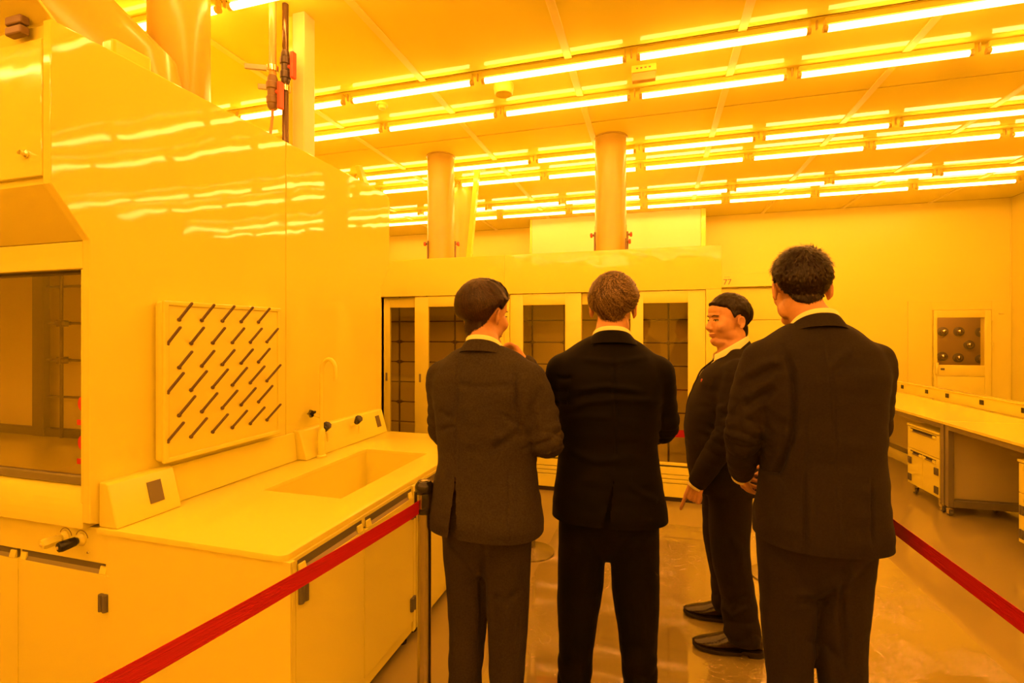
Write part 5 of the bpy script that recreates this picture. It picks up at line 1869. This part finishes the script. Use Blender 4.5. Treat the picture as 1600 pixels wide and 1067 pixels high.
# --- grey-haired man in black, seen from behind ---
person(dict(
    name='B', u=951, d=1.95, yaw=0, H=1.80, seed=23, fat=1.04,
    label='grey-haired man in a black suit seen from behind, arms crossed', suit=SUIT_B, pants=SUIT_B,
    head=(0.018, 0.035, 1.656, 4, -4, 1.5), neck=(0.005, -0.02, 1.53),
    torso=[(0.832, 0.0, 0.0, 0.226, 0.150, 2.5), (0.89, 0.0, 0.0, 0.222, 0.150, 2.5), (0.99, -0.003, 0.0, 0.205, 0.142, 2.4), (1.10, -0.003, 0.0, 0.192, 0.132, 2.4), (1.22, 0.0, -0.002, 0.200, 0.135, 2.5), (1.32, 0.0, -0.006, 0.208, 0.138, 2.6), (1.39, 0.0, -0.010, 0.210, 0.130, 2.6), (1.44, 0.0, -0.012, 0.194, 0.114, 2.5), (1.475, 0.0, -0.016, 0.162, 0.100, 2.3), (1.51, 0.0, -0.018, 0.120, 0.084, 2.2), (1.537, 0.0, -0.02, 0.082, 0.070, 2.0)],
    tr=(0.108, 0.088, 0.070, 0.066),
    pelvis=[(0.66, -0.005, 0.0, 0.02, 0.05, 2.0), (0.72, -0.005, 0.0, 0.09, 0.09, 2.0), (0.78, 0, 0.0, 0.15, 0.11, 2.2), (0.84, 0, -0.002, 0.188, 0.130, 2.4), (0.92, 0, 0.0, 0.188, 0.130, 2.4), (1.04, 0, 0.0, 0.170, 0.112, 2.3)],
    arms={'R': dict(s=(0.184, -0.008, 1.400), e=(0.208, 0.06, 1.165), w=(-0.03, 0.225, 1.215), hd=(-1, 0.0, 0.15), hn=(0, -1, 0), side=1, curl=REL, r=(0.072, 0.070, 0.058, 0.054, 0.046), fold=0.006),
          'L': dict(s=(-0.184, -0.008, 1.400), e=(-0.212, 0.06, 1.165), w=(0.03, 0.25, 1.19), hd=(1, 0.0, 0.15), hn=(0, -1, 0), side=-1, curl=REL, r=(0.072, 0.070, 0.058, 0.054, 0.046), fold=0.006)},
    legs={'L': dict(h=(-0.090, 0, 0.90), k=(-0.118, 0.02, 0.48), a=(-0.14, -0.02, 0.085), rz=0.15), 'R': dict(h=(0.088, 0, 0.90), k=(0.108, 0.02, 0.48), a=(0.125, -0.02, 0.085), rz=-0.2)},
    collar=dict(c=(0.012, -0.012), rx=0.070, ry=0.070, z=1.565, drop=0.075, fall=0.045, flare=0.028),
    vent=((962, 733), (934, 850), (951, 850)),
    hair=dict(line=[36, 30, 22, 4, -12, -6, -4, -28, -44, -52, -54], long=[30, 26, 16, 6, 0, 4, 4, -14, -28, -40, -44], thick=0.020, short=0.005, lsoft=8, soft=6, top=0.004, backbulge=0.004, crown=(0.15, -0.75, 0.62), swirl=1.2, chaos=0.5, wave=0.10, len=(0.25, 0.6), lift=0.006, width=0.0017, light=0.5, lump=0.004, nscale=11, strands=3200),
    hairmats=(H_grey, H_grey2),
    creases=[(3.5, 5, [(900, 610), (950, 604), (1010, 612)]), (3.5, 5, [(890, 640), (920, 628), (970, 622), (1030, 628)]), (-3.5, 5, [(885, 625), (940, 614), (1000, 620)]), (3, 5, [(880, 655), (920, 650), (960, 652)]), (-3.5, 4, [(868, 590), (880, 592), (895, 590)]), (-3.5, 4, [(862, 610), (876, 612), (890, 610)]), (-3.5, 4, [(862, 628), (876, 630), (888, 630)]), (3, 5, [(900, 560), (960, 566), (1010, 558)]), (3, 5, [(985, 760), (1010, 775), (1030, 785)]), (3, 6, [(880, 700), (930, 720), (990, 715)]), (-2, 2.5, [(958, 545), (960, 650), (962, 735)])],
    tcreases=[(3, 8, [(890, 850), (905, 870), (930, 860)]), (3, 8, [(975, 860), (1000, 850), (1020, 830)])],
))

# --- broad man at the right, seen from behind ---
person(dict(
    name='C', u=1275, d=1.70, yaw=-24, H=1.86, seed=37, fat=1.06, hs=1.03, hemtilt=0.0,
    label='broad man in a charcoal suit nearest the camera, seen from behind', suit=SUIT_C, pants=SUIT_C,
    head=(-0.035, 0.045, 1.712, 4, -4, 0), neck=(-0.01, -0.015, 1.580),
    torso=[(0.845, 0.015, 0.005, 0.208, 0.165, 2.5), (0.92, 0.012, 0.005, 0.206, 0.168, 2.5), (1.03, 0.020, 0.005, 0.190, 0.160, 2.4), (1.15, 0.014, 0.005, 0.190, 0.155, 2.4), (1.28, 0.0, 0.0, 0.205, 0.152, 2.5), (1.38, 0.0, -0.004, 0.210, 0.148, 2.6), (1.45, 0.0, -0.008, 0.208, 0.136, 2.6), (1.50, -0.003, -0.010, 0.190, 0.120, 2.5), (1.535, -0.005, -0.012, 0.158, 0.105, 2.3), (1.565, -0.008, -0.015, 0.118, 0.090, 2.2), (1.588, -0.01, -0.018, 0.085, 0.074, 2.0)],
    pelvis=[(0.66, 0, 0.0, 0.02, 0.06, 2.0), (0.72, 0, 0.0, 0.10, 0.10, 2.0), (0.80, 0, 0.0, 0.155, 0.125, 2.2), (0.86, 0, -0.004, 0.186, 0.145, 2.4), (0.96, 0, 0.0, 0.186, 0.145, 2.4), (1.08, 0, 0.0, 0.18, 0.13, 2.3)],
    arms={'L': dict(s=(-0.178, -0.004, 1.455), e=(-0.236, 0.012, 1.195), w=(-0.198, 0.150, 1.028), hd=(0.30, 0.70, -0.50), hn=(0.7, -0.6, 0.2), side=-1, curl=REL, r=(0.074, 0.074, 0.062, 0.056, 0.048), fold=0.005, cuff=True, btn=(-0.040, -0.020, -0.01)),
          'R': dict(s=(0.178, -0.004, 1.455), e=(0.200, 0.07, 1.195), w=(0.04, 0.235, 1.03), hd=(-0.8, 0.5, -0.2), hn=(-0.4, -0.8, 0), side=1, curl=REL, r=(0.074, 0.072, 0.060, 0.056, 0.048), fold=0.005)},
    legs={'L': dict(h=(-0.092, 0, 0.94), k=(-0.080, 0.03, 0.50), a=(-0.080, -0.01, 0.085), rz=0.15), 'R': dict(h=(0.092, 0, 0.94), k=(0.085, 0.02, 0.50), a=(0.090, -0.02, 0.085), rz=-0.2)},
    tr=(0.106, 0.086, 0.072, 0.066),
    collar=dict(c=(-0.012, -0.008), rx=0.072, ry=0.074, z=1.620, drop=0.120, fall=0.042, flare=0.024, span=1.75, sspan=2.4),
    hair=dict(line=[42, 36, 24, 8, -12, -4, -2, -26, -40, -50, -53], long=[36, 30, 22, 16, 14, 14, 8, -2, -12, -22, -26], thick=0.015, short=0.006, lsoft=14, soft=5, top=0.010, crown=(0.2, -0.5, 0.85), swirl=0.5, chaos=0.35, len=(0.12, 0.28), lift=0.004, spike=0.012, width=0.0012, light=0.3, lump=0.003, nscale=14, strands=3600),
    hairmats=(H_black, H_brown),
    creases=[(5, 7, [(1160, 590), (1190, 570), (1222, 560)]), (-4, 6, [(1165, 600), (1195, 582), (1225, 572)]), (5, 7, [(1160, 625), (1185, 605), (1215, 592)]), (-4, 6, [(1158, 640), (1185, 622), (1218, 605)]), (4, 6, [(1150, 660), (1180, 640), (1205, 625)]), (-8, 5, [(1226, 540), (1238, 580), (1242, 640), (1236, 690), (1215, 735), (1185, 765)]), (4, 8, [(1330, 545), (1310, 560), (1290, 580)]), (-2, 2.5, [(1290, 500), (1300, 600), (1308, 700), (1310, 868)]), (-4, 2.5, [(1256, 740), (1258, 868)]), (4, 4.5, [(1266, 745), (1268, 868)]), (-4, 2.5, [(1362, 750), (1365, 860)]), (-1.5, 2.5, [(1262, 640), (1258, 740)]), (-4, 5, [(1230, 690), (1222, 720), (1205, 740)])],
    tcreases=[(-6, 6, [(1318, 890), (1315, 960), (1322, 1060)]), (4, 7, [(1240, 930), (1280, 925), (1312, 905)]), (-4, 6, [(1245, 945), (1285, 940), (1315, 925)]), (5, 9, [(1335, 880), (1318, 910), (1312, 940)]), (-4, 7, [(1250, 1000), (1290, 1010), (1318, 1040)])],
))

# --- stout man in profile, pointing down ---
person(dict(
    name='D', u=1137, d=2.53, yaw=-98, H=1.735, seed=51, fat=1.13, bvox=0.0035, hs=1.05, vw=0.035,
    label='stout man in a dark suit standing in profile, finger pointing down', suit=SUIT_D, pants=SUIT_D,
    head=(0.005, 0.000, 1.620, -24, -2, 0), neck=(0.0, -0.022, 1.475),
    torso=[(0.765, 0, 0.015, 0.205, 0.165, 2.4), (0.85, 0, 0.022, 0.208, 0.172, 2.4), (0.96, 0, 0.030, 0.208, 0.178, 2.4), (1.07, 0, 0.035, 0.206, 0.178, 2.4), (1.18, 0, 0.030, 0.208, 0.168, 2.4), (1.28, 0, 0.012, 0.206, 0.152, 2.5), (1.35, 0, 0.0, 0.204, 0.138, 2.6), (1.39, 0, -0.016, 0.188, 0.112, 2.5), (1.425, 0, -0.032, 0.155, 0.088, 2.3), (1.455, 0, -0.045, 0.118, 0.066, 2.2), (1.482, 0, -0.055, 0.085, 0.046, 2.0)],
    pelvis=[(0.70, 0, 0.01, 0.09, 0.09, 2.0), (0.75, 0, 0.01, 0.15, 0.12, 2.2), (0.81, 0, 0.008, 0.185, 0.148, 2.4), (0.90, 0, 0.015, 0.185, 0.150, 2.4), (1.00, 0, 0.02, 0.18, 0.145, 2.3)],
    arms={'L': dict(s=(-0.180, -0.028, 1.350), e=(-0.245, 0.035, 1.075), w=(-0.225, 0.165, 0.840), hd=(-0.05, 0.30, -0.95), hn=(0.75, -0.30, -0.10), side=1, curl=POINT, thumb=(0.35, 1.0), r=(0.086, 0.082, 0.066, 0.058, 0.048), fold=0.004, cuff=True, short=0.012, btn=(-0.030, -0.040, 0.0), bow=(0, -0.01, 0)),
          'R': dict(s=(0.180, -0.028, 1.350), e=(0.245, -0.01, 1.08), w=(0.235, 0.06, 0.84), hd=(0, 0.2, -1), hn=(-1, 0, 0), side=1, curl=REL, r=(0.082, 0.078, 0.064, 0.058, 0.048))},
    legs={'L': dict(h=(-0.098, 0.005, 0.87), k=(-0.118, 0.005, 0.47), a=(-0.135, -0.060, 0.085), rz=0.04), 'R': dict(h=(0.098, 0.005, 0.87), k=(0.118, 0.02, 0.47), a=(0.137, -0.035, 0.085), rz=-0.05)},
    tr=(0.108, 0.090, 0.082, 0.083),
    collar=dict(c=(0.0, -0.008), rx=0.081, ry=0.084, z=1.516, drop=0.165, fall=0.046, flare=0.022, show=0.026, span=2.0, sspan=2.6, sdrop=0.105),
    vopen=(1.10, 1.48),
    hair=dict(line=[27, 24, 23, 12, -16, -6, -4, -30, -46, -56, -60], long=[22, 21, 20, 20, 18, 14, 10, 0, -10, -22, -26], thick=0.012, short=0.004, lsoft=10, soft=6, top=0.008, fringe=0.002, spill=20, crown=(0.0, -0.45, 0.9), swirl=0.2, chaos=0.2, len=(0.15, 0.4), lift=0.002, width=0.0013, light=0.2, lump=0.002, strands=2400),
    hairmats=(H_black, H_black2),
    creases=[(-4, 4, [(1172, 555), (1160, 575), (1150, 600)]), (3, 5, [(1120, 640), (1140, 630), (1160, 635)]), (-3, 5, [(1120, 655), (1140, 648), (1160, 652)]), (3, 6, [(1105, 690), (1125, 680), (1150, 690)])],
    tcreases=[(4, 6, [(1140, 830), (1155, 860), (1160, 890)]), (-4, 4, [(1120, 930), (1140, 945), (1172, 925)]), (4, 5, [(1122, 945), (1145, 962), (1175, 945)])],
))
# lapel pin of the man in profile
rt_, T_, HM_, jk_ = PEOPLE['D']
bm = bmesh.new()
ellip(bm, (0, 0, 0), (0.010, 0.006, 0.012), None, 12, 8)
bmesh.ops.transform(bm, matrix=T_ @ Matrix.Translation((-0.11, 0.135, 1.315)), verts=bm.verts)
link('lapel_pin', tomesh(bm, 'pin', True), rt_, mat('pin_red', (0.35, 0.03, 0.02), 0.4))
# pocket flap of the broad man, lying on the cloth
from mathutils.bvhtree import BVHTree


def flap(key, name, quad, off=0.004, n=10):
    rt_, T_, HM_, jk_ = PEOPLE[key]
    me = jk_.data
    co, _ = get(me)
    bv = BVHTree.FromPolygons(co.tolist(), [tuple(p.vertices) for p in me.polygons])
    o = Vector((0, 0, CAM_H))
    Q = [np.array(q, float) for q in quad]
    bm = bmesh.new()
    g = {}
    for i in range(n + 1):
        for j in range(n + 1):
            a, b = i / n, j / n
            uv = (Q[0] * (1 - a) + Q[1] * a) * (1 - b) + (Q[3] * (1 - a) + Q[2] * a) * b
            d = (at(uv[0], uv[1], 1.0) - o).normalized()
            h, nn, _, _ = bv.ray_cast(o, d)
            if h is None:
                bm.free()
                return None
            for k, f_ in enumerate((-0.002, off)):
                g[i, j, k] = bm.verts.new(h - d * f_)
    for i in range(n):
        for j in range(n):
            for k in (0, 1):
                bm.faces.new((g[i, j, k], g[i + 1, j, k], g[i + 1, j + 1, k], g[i, j + 1, k]))
    for i in range(n):
        for (p0, p1) in (((i, 0), (i + 1, 0)), ((i, n), (i + 1, n)), ((0, i), (0, i + 1)), ((n, i), (n, i + 1))):
            bm.faces.new((g[(*p0, 0)], g[(*p1, 0)], g[(*p1, 1)], g[(*p0, 1)]))
    return link(name, tomesh(bm, name, True, 50), jk_, me.materials[0])


flap('C', 'pocket_flap', [(1190, 750), (1216, 741), (1211, 766), (1193, 762)])
# ------------------------------------------------------------------ creased clear film protecting the floor
def film_mat():
    m = bpy.data.materials.new('clear_film')
    m.use_nodes = True
    nt = m.node_tree
    N, L = nt.nodes, nt.links
    N.remove(N['Principled BSDF'])
    out = N['Material Output']
    tc = N.new('ShaderNodeTexCoord')

    def noise(scale, detail, dist):
        n = N.new('ShaderNodeTexNoise')
        n.inputs['Scale'].default_value = scale
        n.inputs['Detail'].default_value = detail
        n.inputs['Distortion'].default_value = dist
        L.new(tc.outputs['Object'], n.inputs['Vector'])
        return n

    def math(op, a, b=None, v=None):
        n = N.new('ShaderNodeMath')
        n.operation = op
        L.new(a, n.inputs[0])
        if b is not None:
            L.new(b, n.inputs[1])
        if v is not None:
            n.inputs[1].default_value = v
        return n.outputs[0]
    # thin crease lines where the noise crosses its middle value, only in patches
    n1 = noise(7, 3, 1.2)
    ridge = math('ABSOLUTE', math('SUBTRACT', n1.outputs['Fac'], v=0.5))
    mr = N.new('ShaderNodeMapRange')
    mr.inputs['From Min'].default_value = 0.0
    mr.inputs['From Max'].default_value = 0.018
    mr.inputs['To Min'].default_value = 1.0
    mr.inputs['To Max'].default_value = 0.0
    L.new(ridge, mr.inputs['Value'])
    patch = N.new('ShaderNodeMapRange')
    patch.inputs['From Min'].default_value = 0.48
    patch.inputs['From Max'].default_value = 0.62
    L.new(noise(2.2, 2, 0).outputs['Fac'], patch.inputs['Value'])
    h = math('MULTIPLY', mr.outputs[0], patch.outputs[0])
    fine = math('MULTIPLY', noise(60, 2, 2.0).outputs['Fac'], patch.outputs[0])
    h2 = math('ADD', h, math('MULTIPLY', fine, v=0.35))
    bp = N.new('ShaderNodeBump')
    bp.inputs['Strength'].default_value = 0.8
    bp.inputs['Distance'].default_value = 0.006
    L.new(h2, bp.inputs['Height'])
    g = N.new('ShaderNodeBsdfGlossy')
    g.inputs['Roughness'].default_value = 0.05
    t = N.new('ShaderNodeBsdfTransparent')
    lw = N.new('ShaderNodeLayerWeight')
    pw = math('POWER', lw.outputs['Facing'], v=4.0)
    f = N.new('ShaderNodeMapRange')
    f.inputs['To Min'].default_value = 0.05
    L.new(pw, f.inputs['Value'])
    mx = N.new('ShaderNodeMixShader')
    L.new(bp.outputs[0], g.inputs['Normal'])
    L.new(f.outputs[0], mx.inputs[0])
    L.new(t.outputs[0], mx.inputs[1])
    L.new(g.outputs[0], mx.inputs[2])
    L.new(mx.outputs[0], out.inputs[0])
    return m


fm = box('floor_film', -0.75, 1.55, 0.5, 4.2, 0.0006, 0.0014, film_mat(), bev=0)
tag(fm, 'creased clear plastic film laid on the floor under the men', 'plastic film')
